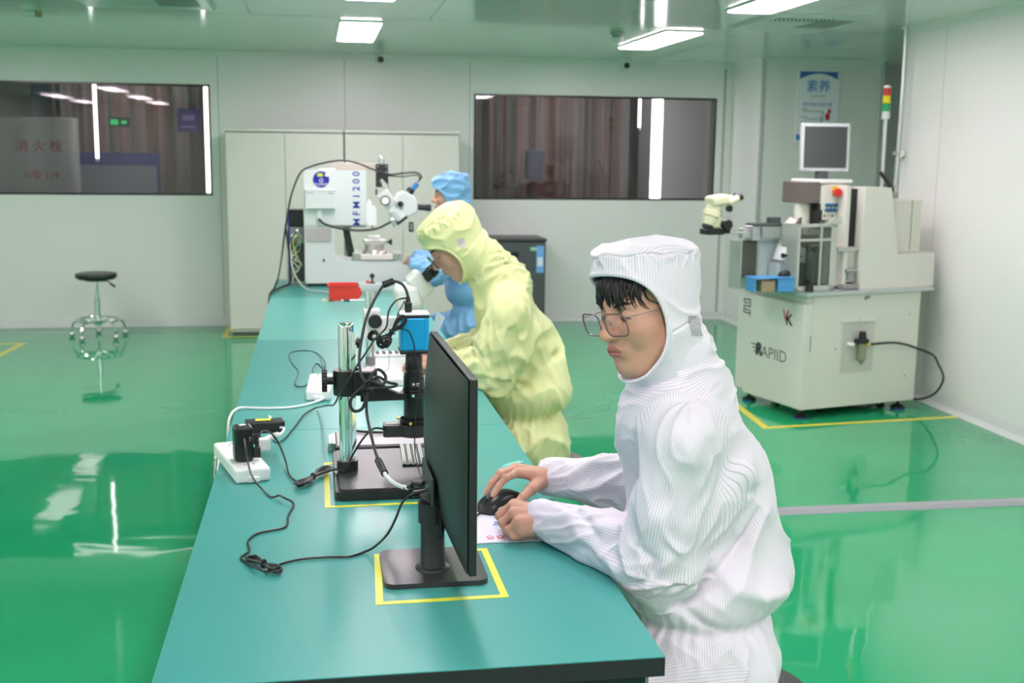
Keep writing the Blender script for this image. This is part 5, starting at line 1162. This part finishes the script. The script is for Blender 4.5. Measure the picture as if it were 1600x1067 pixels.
    for i in (0, 1):
        a, e, w_ = (np.array(x, float) for x in (S[i], E[i], Wr[i])); m = g == names.index('arm%d' % i)
        up = s_cap(V, a, e, 0) < s_cap(V, e, w_, 0)
        t1, l1 = limb_angle(V, a, e); t2, l2 = limb_angle(V, e, w_); t0, l0 = limb_angle(V, Rg[i], a)
        rg = (s_cap(V, Rg[i], a, 0) < s_cap(V, a, e, 0)); n_ = tl if i == 0 else -tl
        stripe[m] = np.where(rg, (V@tf), np.where(up, t1*.068, t2*.056))[m]
        wgt = 1-smoothstep(G[names.index('arm%d' % i)], .0, .05)
        de = np.exp(-(np.linalg.norm(V-e, axis=1)/.13)**2); dw = np.exp(-(np.linalg.norm(V-w_, axis=1)/.07)**2)
        Ls = np.where(up, l1, l2+.3); th = np.where(up, t1, t2)
        # folds wind round the sleeve
        c1 = np.stack([Ls*9.5+np.cos(th)*1.1, np.sin(th)*1.3+Ls*3, np.cos(th)*1.0], 1)+rs+i*5
        c2 = np.stack([Ls*22+np.sin(th)*1.9, np.cos(th)*1.6, np.sin(th)*1.6], 1)+rs+i*9
        fo = (fold(c1)-.25)*.016*(.5+1.0*de)+(fold(c2)-.25)*.0042*(.4+de+1.0*dw)
        disp += wgt*fo*fa
    q = V-np.array((*p['to'], 0)); ang = np.arctan2(q@tl, q@tf)
    m = g == 0; stripe[m] = ang[m]*.17
    wt = 1-smoothstep(G[0], 0, .05); ez = p['waist']
    down = np.stack([(V@tl)*5+V[:, 2]*2.0, (V@tf)*5, V[:, 2]*7], 1)
    pleat = np.sin(ang*34+pnoise(V*18)*3)*np.exp(-np.abs(V[:, 2]-ez)/.035)
    sag = np.exp(-((V[:, 2]-ez-.075)/.05)**2)
    disp += wt*fa*(pleat*.0028-.012*np.exp(-((V[:, 2]-ez)/.014)**2)+sag*.012+(fold(aniso(V, -tf*.5+tl*.4+np.array((0, 0, .75)), 1.8, 7, rs))-.25)*.018+(fold(aniso(V, tf*.8-tl*.2+np.array((0, 0, .55)), 3.2, 13, rs+20))-.25)*.005)
    for i in (0, 1):
        j = names.index('leg%d' % i); a1, l1 = limb_angle(V, Hp[i], K[i]); m = g == j; stripe[m] = (a1*.075)[m]; wl = 1-smoothstep(G[j], 0, .04)
        disp += wl*fa*((ridge(aniso(V, (.2, .9, .4), 4, 12, rs+33))-.3)*.012)
    j = names.index('collar'); a1, l1 = limb_angle(V, neck0, hn); m = g == j; stripe[m] = l1[m]*1.0; wc = 1-smoothstep(G[j], 0, .03)
    disp += wc*fa*(ridge(np.stack([l1*26+np.sin(a1)*.8, np.cos(a1)*1.2, np.sin(a1)*1.2+rs], 1))-.35)*.006
    for pts, wd, am in p.get('creases', ()):                                             # particular folds
        dd = np.full(len(V), 9.)
        for a, b in zip(pts[:-1], pts[1:]): dd = np.minimum(dd, s_cap(V, a, b, 0))
        disp += am*np.exp(-(dd/wd)**2)
    keep = np.ones(len(V))
    for i in (0, 1): keep *= 1-.85*np.exp(-(np.linalg.norm(V-np.array(Wr[i], float), axis=1)/(cr[3]*1.25))**4)*.6
    if p.get('table'): keep *= smoothstep(s_box(V, *p['table']), .0005, .02)
    V2 = V+N*(disp*keep)[:, None]
    if p.get('table'):
        bad = s_box(V2, *p['table']) < .001; V2[bad] = V[bad]
    cov = np_obj('coverall', V2, F, p['cloth'], t, og, dict(stripe=stripe), label=p.get('coverall_label'))
    N2 = vnormals(V2, F)
    # stitched seams, pocket flap and zip placket as raised strips of the same cloth
    for nm, sel_fn in p.get('patches', ()):
        s_ = sel_fn(V, g, names); 
        if s_.sum() > 8: patch(nm, V2, F, N2, s_, p['trim'], cov, og, .0016, .0022)
    # ---------- hood
    ta = math.radians(p.get('crown_tilt', 0)); ca, sa = math.cos(ta), math.sin(ta)
    def Tq(Q):      # the crown of the hood stands more upright than the head in it
        w_ = smoothstep(Q[:, 2], -.12, .02); a = ta*w_; x = Q[:, 0]*np.cos(a)-Q[:, 2]*np.sin(a)*-1*-1; z = Q[:, 0]*np.sin(a)+Q[:, 2]*np.cos(a)
        return np.stack([x, Q[:, 1], z], 1)
    def hood_out(Q): return smin(s_loft(Tq(Q), p.get('hrows', HROWS), (1, 0, 0), (0, 1, 0), p=2.25, k=p.get('crown_k', .018)), head_sdf(Q)-.0065, .02)
    def hcutf(Q):
        cx, cz, rx, rz = p.get('face', (.137, -.040, .108, .108)); a = (Q[:, 0]-cx)/rx; b = (Q[:, 2]-cz)/rz; k0 = np.sqrt(a*a+b*b)
        return (k0-1)*min(rx, rz)
    def hood(P):
        Q = toL(P); do = hood_out(Q); c = hcutf(Q)
        d = smax(np.maximum(do, -(do+.006)), -c, .002); d = np.maximum(d, -(Q[:, 2]+.150))
        return smin(d, np.sqrt(do*do+c*c)-.0036, .002)*sc
    V, F = sdf_mesh(hood, hc-.24, hc+.2, p.get('hoodres', h*.55)); N = vnormals(V, F); q0 = toL(V); q = Tq(q0); a = np.arctan2(q[:, 1], q[:, 0]+.01)
    out = smoothstep(hood_out(q0), -.004, -.001)*smoothstep(np.abs(hcutf(q0)), .004, .014)
    zs = p.get('seam', .086)
    gather = np.exp(-((q[:, 2]-zs+.012)/.016)**2)*(ridge(np.stack([a*4.2+rs, q[:, 2]*16, a*0+3], 1))-.3)*.0055
    seam = -.0032*np.exp(-((q[:, 2]-zs-.003*np.sin(a*9+pnoise(q*20)))/.0022)**2)
    soft = (ridge(np.stack([q[:, 0]*10, q[:, 1]*10, q[:, 2]*17], 1)+rs)-.3)*.0055*p.get('hood_fold', 1)+pnoise(q*9+rs)*.003
    low = np.exp(-((q[:, 2]+.045+.25*q[:, 0])/.0025)**2)*-.0028*(q[:, 0] < .02)
    V2 = V+N*(out*(gather+seam+soft+low)*sc)[:, None]
    st = np.where(q[:, 2] > zs, q[:, 1]*1.0, a*.095)
    hood_o = np_obj('hood', V2, F, p['cloth'], t, og, dict(stripe=st), label=p.get('hood_label')); N2 = vnormals(V2, F)
    ndl = (N2@HR)
    for sgn in (1, -1):
        cx, cz, half = p.get('vent', (-.045, -.052, .018)); u1 = (q0[:, 0]-cx)+(q0[:, 2]-cz)*p.get('vent_skew', .0); u2 = (q0[:, 2]-cz)-(q0[:, 0]-cx)*.35
        sel = (np.abs(u1) < half) & (np.abs(u2) < half*1.15) & (q[:, 1]*sgn > .03) & (ndl[:, 1]*sgn > .3) & (hood_out(q0) > -.003)
        if sel.sum() > 8: patch('vent_patch', V2, F, N2, sel, p['mesh'], hood_o, og, .0014*sc, .0012)
    # ---------- eyes
    def face_x(y, z):
        xs = np.linspace(.13, .04, 181); d = head_sdf(np.stack([xs, np.full(181, y), np.full(181, z)], 1)); k = np.argmax(d < 0); return xs[k]
    for sgn, nm in ((1, 'left'), (-1, 'right')):
        c_ = toW([.0700, .0315*sgn, -.001]); e = MB(org).sph(c_, .0145*sc, n=16, m=10).build('eye', mat('eye white', (.62, .58, .54), .25), t)
        ir = toW([.0835, .0310*sgn, -.0042]); MB(org).sph(ir, (.0022*sc, .0056*sc, .0050*sc), Rm, n=12, m=8).build('iris', mat('iris dark', (.012, .008, .006), .15), e)
    # ---------- eyebrows and hair
    hr = random.Random(p.get('seed', 0)+2)
    for sgn in (1, -1):
        b = MB(org)
        for k in range(p.get('brow_n', 16)):
            y = .017+.034*k/15; z = .0225+.004*math.sin(k/15*2.4); x = face_x(y, z)+.0014
            b.tube([toW([x, y*sgn, z-.003]), toW([x-.0010+.0006, (y+.006)*sgn, z+.002])], .0011*sc, n=4, sm=0)
        b.build('eyebrow', hair_m, t)
    for sgn in (1, -1):
        b = MB(org); pts = []
        for k in range(7):
            y = .0185+.0285*k/6; z = -.0030+.0034*math.sin(PI*min(1, k/6*1.05))-.0012*k/6; pts.append(toW([face_x(y, z+.0015)+.0006, y*sgn, z]))
        b.tube(pts, lambda u: .0004+.0009*math.sin(PI*min(1, u*1.0+.02)), n=5, sm=3)
        b.build('eyelash', hair_m, t)
    if p.get('bangs'):
        b = MB(org)
        for k in range(p['bangs']):
            y = hr.uniform(-.060, .062); z1 = hr.uniform(.008, .032)-.014*max(0, (y-.02)/.04)
            if abs(y+.005) < .012: z1 += .012
            dy = hr.uniform(-.010, .016); pts = []
            for s_ in range(6):
                u = s_/5; z = .100+(z1-.100)*u; yy = y+dy*u*u; rad = 1-(yy/.078)**2-((z-.03)/.089)**2
                x = -.012+.0985*math.sqrt(max(rad, .03))+.004+.009*math.sin(u*PI)*hr.random()
                if z < .034: x += .003
                pts.append(toW([x, yy, z]))
            r0 = hr.uniform(.0030, .0058); b.tube(pts, lambda u, r0=r0: max(.0003, r0*(1-u**1.6)), n=5, sm=2)
        b.build('hair', hair_m, t)
    # ---------- spectacles
    if p.get('glasses'):
        gm = p['glasses']; gl = MB(org); fr = gl
        tilt = .12
        def rimp(sgn, s_=1.0):
            pts = []
            for (yy, zz) in hull((0, 0, .0285*s_, .0222*s_, .0145), 6):
                pts.append(toW([.1125-.010*(abs(yy*sgn+.035*1)-.035)*8*.12+zz*tilt-abs(yy+.035)*.10, (.0375+yy)*sgn, -.0090+zz]))
            return pts
        g_ = None
        for sgn in (1, -1):
            pts = rimp(sgn); fr.tube(pts+[pts[0], pts[1]], .0017*sc, n=6, sm=0)
        g_ = fr.build('spectacles', gm, t)
        MB(org).tube([toW([.1105, .0095, .004]), toW([.1145, .004, .0062]), toW([.1145, -.004, .0062]), toW([.1105, -.0095, .004])], .0011*sc).build('bridge', mat('bridge metal', (.45, .38, .33), .25, metal=.8), g_)
        for sgn in (1, -1):
            MB(org).tube([toW([.1060, .0600*sgn, .004]), toW([.1035, .0640*sgn, .005]), toW([.085, .0700*sgn, .004]), toW([.03, .0725*sgn, .002]), toW([-.03, .078*sgn, 0])], .0011*sc, n=6).build('temple', mat('temple metal', (.42, .38, .36), .3, metal=.7), g_)
            MB(org).sph(toW([.1000, .0105*sgn, -.008]), (.002, .0015, .004)).tube([toW([.1005, .0105*sgn, -.006]), toW([.106, .0115*sgn, -.002]), toW([.1095, .0105*sgn, .000])], .0006).build('nose_pad', mat('temple metal', 0), g_)
            pts = [Vector(x) for x in rimp(sgn, .985)]; c0 = sum(pts, Vector())/len(pts); fw = Vector(Rm.col[0])*.0006; n = len(pts)
            MB(org).add([c0+fw]+[x+fw for x in pts]+[c0-fw]+[x-fw for x in pts], [[0, 1+k, 1+(k+1) % n] for k in range(n)]+[[n+1, n+2+(k+1) % n, n+2+k] for k in range(n)]+[[1+k, n+2+k, n+2+(k+1) % n, 1+(k+1) % n] for k in range(n)]).build('lens', lens_m, g_)
    # ---------- fingernails and shoes
    if p.get('nails'):
        for hd, up_ in zip(p['hands'], p['nails']):
            for gq in hd['fingers']:
                tip = np.array(gq[3], float); d = tip-np.array(gq[2], float); d /= np.linalg.norm(d); u = np.array(up_, float); u = u-d*(u@d); u /= np.linalg.norm(u); R3 = Matrix((Vector(d), Vector(np.cross(u, d)), Vector(u))).transposed()
                MB(org).sph(tip+u*.0047+d*.0008, (.0058, .0044, .0016), R3, n=14, m=8).build('fingernail', mat('nail', (.70, .40, .33), .25), body)
    for i in (0, 1):
        a = np.array(An[i], float); MB(org).sph((a[0]+f[0]*.0+tf[0]*.06, a[1]+tf[1]*.06, max(.035, a[2]-.045)), (.135, .048, .045), Matrix.Rotation(math.atan2(tf[1], tf[0]), 3, 'Z'), n=24, m=12).build('shoe', mat('white shoe', (.75, .75, .75), .5), t)
    return t
HROWS = [(-.215, -.040, 0, .078, .072), (-.16, -.036, 0, .080, .074), (-.11, -.026, 0, .083, .077), (-.06, -.014, 0, .093, .081), (-.01, -.004, 0, .100, .085), (.035, 0, 0, .105, .089), (.075, 0, 0, .106, .090), (.093, -.002, 0, .102, .086), (.105, -.004, 0, .090, .074), (.118, -.006, 0, .060, .048)]
def relaxed_hand(arm, w_, d, up, left):
    w_, d, up = np.array(w_, float), np.array(d, float), np.array(up, float); d /= np.linalg.norm(d); up = up-d*(up@d); up /= np.linalg.norm(up); s = np.cross(up, d)*(-1 if left else 1)     # s points to the thumb
    P_ = lambda a, b, c: tuple(w_+d*a+s*b+up*c)
    return dict(arm=tuple(arm), wrist=tuple(w_), fingers=[[P_(.085-.004*abs(i-1), .030-.019*i, .004), P_(.122-.005*abs(i-1), .031-.020*i, -.006), P_(.142-.006*abs(i-1), .031-.020*i, -.022), P_(.152-.008*abs(i-1), .030-.020*i, -.038)] for i in range(4)],
        thumb=[P_(.020, .022, -.008), P_(.050, .043, -.018), P_(.078, .052, -.026), P_(.100, .054, -.032)])
WROWS = HROWS[:6]+[(.075, .0, 0, .108, .092), (.100, .0, 0, .108, .092), (.112, -.001, 0, .100, .084), (.124, -.003, 0, .080, .066), (.134, -.005, 0, .045, .035)]
white_cloth = cloth_mat('white striped antistatic cloth', (.87, .80, .885), (.60, .545, .66), .0048, .06)
yellow_cloth = cloth_mat('pale yellow antistatic cloth', (.80, .82, .42), None, transl=.15, rough=.38)
blue_cloth = cloth_mat('light blue antistatic cloth', (.24, .50, .82), None, transl=.08, rough=.5)
def net_mat(name, c1, c2):
    m = bpy.data.materials.new(name); m.use_nodes = True; nt = m.node_tree; b = nt.nodes['Principled BSDF']
    v = nt.nodes.new('ShaderNodeTexVoronoi'); v.inputs['Scale'].default_value = 330; v.inputs['Randomness'].default_value = .15; tc = nt.nodes.new('ShaderNodeTexCoord'); nt.links.new(tc.outputs['Object'], v.inputs['Vector'])
    cr = nt.nodes.new('ShaderNodeValToRGB'); cr.color_ramp.elements[0].position = .30; cr.color_ramp.elements[0].color = (*c1, 1); cr.color_ramp.elements[1].position = .50; cr.color_ramp.elements[1].color = (*c2, 1)
    nt.links.new(v.outputs['Distance'], cr.inputs[0]); nt.links.new(cr.outputs[0], b.inputs['Base Color']); b.inputs['Roughness'].default_value = .6; return m
TB = ((-.265, 1.72, .02), (.557, 7.5, .7802))
white = dict(org=(.78, 2.12, 0), label='person in a white striped suit and spectacles sitting at the near workbench with a mouse', res=.0042, cres=.0037, hres=.0017, handres=.0016, hoodres=.0023, seed=1,
    head=(.614, 2.098, 1.314), f=(-.906, -.42, 0), pitch=11, roll=7, hscale=.97, tf=(-.97, .24, 0), to=(0, 0), neck=(.700, 2.125, 1.125), hn=(.672, 2.112, 1.215), hscale_=1, crown_tilt=-11, face=(.137, -.026, .112, .122), pitch_=0, hrows=WROWS, seam=.100, waist=.695, table=TB,
    torso=None, shoulders=((.665, 2.005, 1.075), (.725, 2.275, 1.075)), elbows=((.64, 2.055, .825), (.74, 2.41, .86)), wrists=((.468, 2.33, .826), (.538, 2.60, .838)),
    hips=((.76, 2.03, .585), (.79, 2.24, .585)), knees=((.40, 2.06, .56), (.44, 2.36, .56)), ankles=((.48, 2.05, .12), (.52, 2.34, .12)),
    rad=(.066, .080, .058, .044), web=(([(.655, 2.045, .845), (.725, 2.045, .92), (.775, 2.06, .99)], (.062, .062, .055)), None), creases=[
        ([(.640, 2.0, .735), (.655, 2.0, .747), (.705, 2.003, .782), (.755, 2.006, .823), (.812, 2.017, .879), (.837, 2.028, .92)], .010, -.020),
        ([(.690, 1.99, .800), (.735, 1.99, .840), (.790, 2.0, .895), (.815, 2.01, .94)], .017, .012),
        ([(.555, 1.975, .945), (.578, 1.958, .919), (.600, 1.95, .900), (.625, 1.945, .895)], .008, -.013), ([(.575, 1.96, .955), (.61, 1.945, .935), (.66, 1.93, .925)], .014, .009),
        ([(.600, 1.95, .875), (.64, 1.945, .85), (.69, 1.95, .835)], .014, .008), ([(.584, 1.987, .87), (.604, 1.968, .851), (.602, 1.98, .815), (.577, 1.999, .796)], .009, -.010),
        ([(.507, 2.247, .878), (.522, 2.167, .876), (.531, 2.121, .858)], .010, -.007), ([(.50, 2.20, .855), (.53, 2.10, .83), (.56, 2.04, .81)], .012, .006),
        ([(.665, 1.994, .755), (.716, 1.99, .715), (.783, 1.997, .696)], .010, -.014), ([(.733, 2.016, .827), (.773, 1.98, .787), (.829, 1.989, .761), (.887, 2.019, .759)], .016, .011),
        ([(.578, 2.105, 1.112), (.577, 2.14, 1.027), (.609, 2.199, .93)], .007, .005), ([(.597, 1.928, 1.055), (.640, 1.918, 1.042), (.684, 1.917, 1.028)], .0045, .0040),
        ([(.597, 1.928, 1.055), (.592, 1.938, .985)], .0035, .0028), ([(.684, 1.917, 1.028), (.676, 1.918, .965)], .0035, .0028),
        ([(.62, 1.93, 1.12), (.66, 1.92, 1.06), (.72, 1.93, 1.00)], .018, .007), ([(.70, 1.95, 1.08), (.74, 1.97, .98), (.75, 1.98, .90)], .013, -.007)],
    cloth=white_cloth, trim=white_cloth, mesh=net_mat('black net', (.02, .02, .025), (.60, .57, .62)), bangs=95, glasses=mat('spectacle frame', (.16, .12, .12), .3, metal=.3),
    hands=[dict(arm=(.50, 2.28, .828), wrist=(.468, 2.33, .828), fingers=[[(.412, 2.374, .846), (.388, 2.388, .826), (.398, 2.378, .804), (.415, 2.370, .799)], [(.404, 2.350, .849), (.378, 2.360, .826), (.388, 2.352, .802), (.408, 2.346, .798)],
                [(.402, 2.325, .842), (.379, 2.332, .820), (.389, 2.326, .799), (.409, 2.322, .797)], [(.409, 2.301, .830), (.388, 2.306, .812), (.398, 2.302, .797), (.414, 2.300, .796)]], extra=[((.462, 2.312, .812), (.418, 2.305, .812), .020)], thumb=[(.445, 2.365, .825), (.425, 2.398, .830), (.402, 2.405, .820), (.385, 2.398, .808)]),
           dict(arm=(.575, 2.60, .842), wrist=(.535, 2.595, .842), fingers=[[(.450, 2.548, .866), (.417, 2.527, .860), (.399, 2.514, .844), (.387, 2.504, .828)], [(.448, 2.574, .869), (.409, 2.553, .862), (.388, 2.540, .846), (.374, 2.531, .826)],
                [(.455, 2.598, .864), (.418, 2.590, .856), (.398, 2.584, .838), (.386, 2.580, .818)], [(.468, 2.619, .853), (.437, 2.622, .840), (.420, 2.622, .820), (.411, 2.620, .802)]], thumb=[(.507, 2.562, .836), (.478, 2.527, .832), (.455, 2.505, .820), (.437, 2.493, .808)])],
    nails=[(-.6, 0, .5), (-.5, -.3, .8)])
def trows(pts, tf, tl):     # world spine points -> loft rows (z, along tf, along tl, depth, width)
    return [(z, x*tf[0]+y*tf[1], x*tl[0]+y*tl[1], a, b) for (x, y, z, a, b) in pts]
def setup(p, pts):
    tf = np.array(p['tf'], float); tf /= np.linalg.norm(tf); tl = (-tf[1], tf[0], 0); c = pts[0]
    p['to'] = (pts[2][0], pts[2][1]); p['torso'] = [(z, (x-p['to'][0])*tf[0]+(y-p['to'][1])*tf[1], (x-p['to'][0])*tl[0]+(y-p['to'][1])*tl[1], a, b) for (x, y, z, a, b) in pts]
setup(white, [(.775, 2.14, .49, .14, .18), (.750, 2.14, .60, .175, .185), (.757, 2.14, .695, .148, .158), (.762, 2.15, .76, .170, .162), (.762, 2.16, .90, .145, .140), (.728, 2.16, 1.02, .135, .125), (.700, 2.14, 1.09, .105, .115), (.685, 2.13, 1.145, .070, .09)])
person(white)
stool('black round stool under the person in white', .83, 2.14, .515, rz=.5, chrome=False)
yellow = dict(creases=[([(.655, 3.90, .770), (.715, 3.928, .805), (.786, 3.946, .851), (.846, 3.989, .889)], .013, -.022), ([(.66, 3.91, .82), (.73, 3.92, .87), (.80, 3.95, .92)], .02, .012),
    ([(.712, 3.939, 1.12), (.753, 3.966, 1.037), (.778, 3.972, .955), (.795, 3.969, .898)], .009, .006), ([(.738, 3.933, .813), (.748, 3.88, .755), (.748, 3.9, .681), (.728, 3.862, .61)], .009, .006),
    ([(.532, 3.929, .932), (.569, 3.871, .896), (.589, 3.857, .853)], .013, -.012), ([(.632, 3.86, 1.097), (.572, 3.902, 1.026), (.543, 3.93, .954)], .015, .010), ([(.788, 3.955, .877), (.831, 3.929, .789), (.869, 3.942, .739)], .015, .010),
    ([(.59, 3.873, 1.03), (.62, 3.85, 1.02), (.651, 3.836, 1.012)], .008, .006)], org=(.66, 4.05, 0), label='person in a pale yellow cleanroom suit bending over the eyepieces of the stereo microscope', res=.007, cres=.0065, hres=.003, handres=.0028, hoodres=.0038, seed=4, fold=1.45,
    head=(.478, 4.05, 1.288), f=(-1, .02, 0), pitch=40, roll=0, tf=(-.98, .18, 0), neck=(.655, 4.06, 1.125), hn=(.580, 4.055, 1.215), crown_tilt=-8, waist=.665, table=TB, crown_k=.03, seam=.094, face=(.137, -.045, .104, .098), vent=(-.012, -.010, .0165), vent_skew=.35,
    shoulders=((.650, 3.90, 1.045), (.68, 4.21, 1.045)), elbows=((.610, 3.93, .835), (.64, 4.28, .86)), wrists=((.42, 4.08, .850), (.45, 4.24, .850)), collar=(.098, .086),
    hips=((.74, 3.96, .565), (.76, 4.16, .565)), knees=((.39, 3.95, .54), (.42, 4.22, .54)), ankles=((.48, 3.95, .12), (.5, 4.22, .12)), rad=(.070, .084, .062, .046), web=(([(.625, 3.925, .86), (.69, 3.94, .91), (.735, 3.96, .97)], (.060, .058, .050)), None),
    cloth=yellow_cloth, trim=yellow_cloth, mesh=mat('grey net', (.50, .46, .47), .6), glasses=mat('dark frame', (.03, .03, .03), .3),
    hands=[dict(arm=(.45, 4.05, .848), wrist=(.415, 4.085, .846), fingers=[[(.355, 4.135, .850), (.325, 4.150, .840), (.312, 4.155, .825), (.308, 4.158, .815)], [(.350, 4.112, .850), (.318, 4.120, .838), (.305, 4.124, .822), (.303, 4.126, .812)],
                [(.350, 4.090, .845), (.322, 4.094, .832), (.312, 4.096, .818), (.312, 4.098, .810)], [(.355, 4.070, .836), (.332, 4.070, .826), (.323, 4.070, .815), (.322, 4.070, .808)]], thumb=[(.395, 4.125, .838), (.365, 4.155, .832), (.335, 4.165, .824), (.318, 4.165, .818)]),
           dict(arm=(.48, 4.24, .846), wrist=(.445, 4.235, .846), fingers=[[(.385, 4.190, .850), (.352, 4.178, .842), (.335, 4.172, .828), (.325, 4.168, .820)], [(.380, 4.214, .850), (.345, 4.208, .840), (.330, 4.204, .826), (.322, 4.202, .816)],
                [(.382, 4.238, .846), (.350, 4.238, .834), (.338, 4.238, .820), (.332, 4.238, .812)], [(.390, 4.260, .838), (.362, 4.266, .826), (.350, 4.268, .816), (.345, 4.270, .810)]], thumb=[(.425, 4.205, .836), (.392, 4.182, .832), (.362, 4.175, .824), (.340, 4.172, .818)])])
setup(yellow, [(.745, 4.06, .47, .15, .17), (.745, 4.05, .56, .16, .18), (.745, 4.05, .665, .135, .155), (.742, 4.05, .73, .155, .165), (.742, 4.07, .85, .138, .145), (.705, 4.08, .97, .138, .130), (.680, 4.07, 1.05, .118, .118), (.655, 4.06, 1.115, .085, .095)])
person(yellow)
stool('black round stool with ringed seat under the person in yellow', .80, 4.06, .490, rz=.5, chrome=False)
blue = dict(org=(.82, 6.62, 0), label='person in a light blue cleanroom suit sitting upright at the white tester', res=.011, cres=.010, hres=.0045, handres=.006, hoodres=.0055, seed=9, fold=1.25,
    head=(.765, 6.62, 1.360), f=(-1, .10, 0), pitch=6, tf=(-.95, .3, 0), neck=(.812, 6.62, 1.18), hn=(.795, 6.62, 1.26), waist=.72, table=((-.265, 1.72, .02), (.557, 7.46, .7802)), crown_k=.035, seam=.30, hood_fold=1.6, face=(.137, -.045, .100, .098), vent=(-.020, -.045, .017),
    shoulders=((.80, 6.46, 1.11), (.83, 6.78, 1.11)), elbows=((.635, 6.41, .925), (.68, 6.80, .93)), wrists=((.552, 6.58, .968), (.575, 6.865, .968)), collar=(.095, .084),
    hips=((.88, 6.52, .60), (.90, 6.74, .60)), knees=((.62, 6.50, .57), (.64, 6.80, .57)), ankles=((.66, 6.5, .12), (.68, 6.8, .12)), rad=(.070, .076, .062, .046),
    cloth=blue_cloth, trim=blue_cloth, mesh=mat('pinkish net', (.62, .40, .38), .6),
    hands=[relaxed_hand((.575, 6.54, .965), (.548, 6.585, .968), (.05, 1, -.05), (-.2, 0, 1), True), relaxed_hand((.60, 6.84, .965), (.572, 6.87, .968), (.0, 1, -.1), (0, 0, 1), False)])
setup(blue, [(.88, 6.63, .50, .13, .17), (.88, 6.63, .60, .135, .175), (.875, 6.63, .72, .112, .155), (.870, 6.63, .79, .130, .170), (.855, 6.63, .92, .130, .160), (.835, 6.62, 1.04, .125, .150), (.82, 6.62, 1.11, .098, .130), (.81, 6.62, 1.165, .07, .09)])
person(blue)
stool('black round stool under the person in light blue', .90, 6.63, .52, rz=.5, chrome=False)
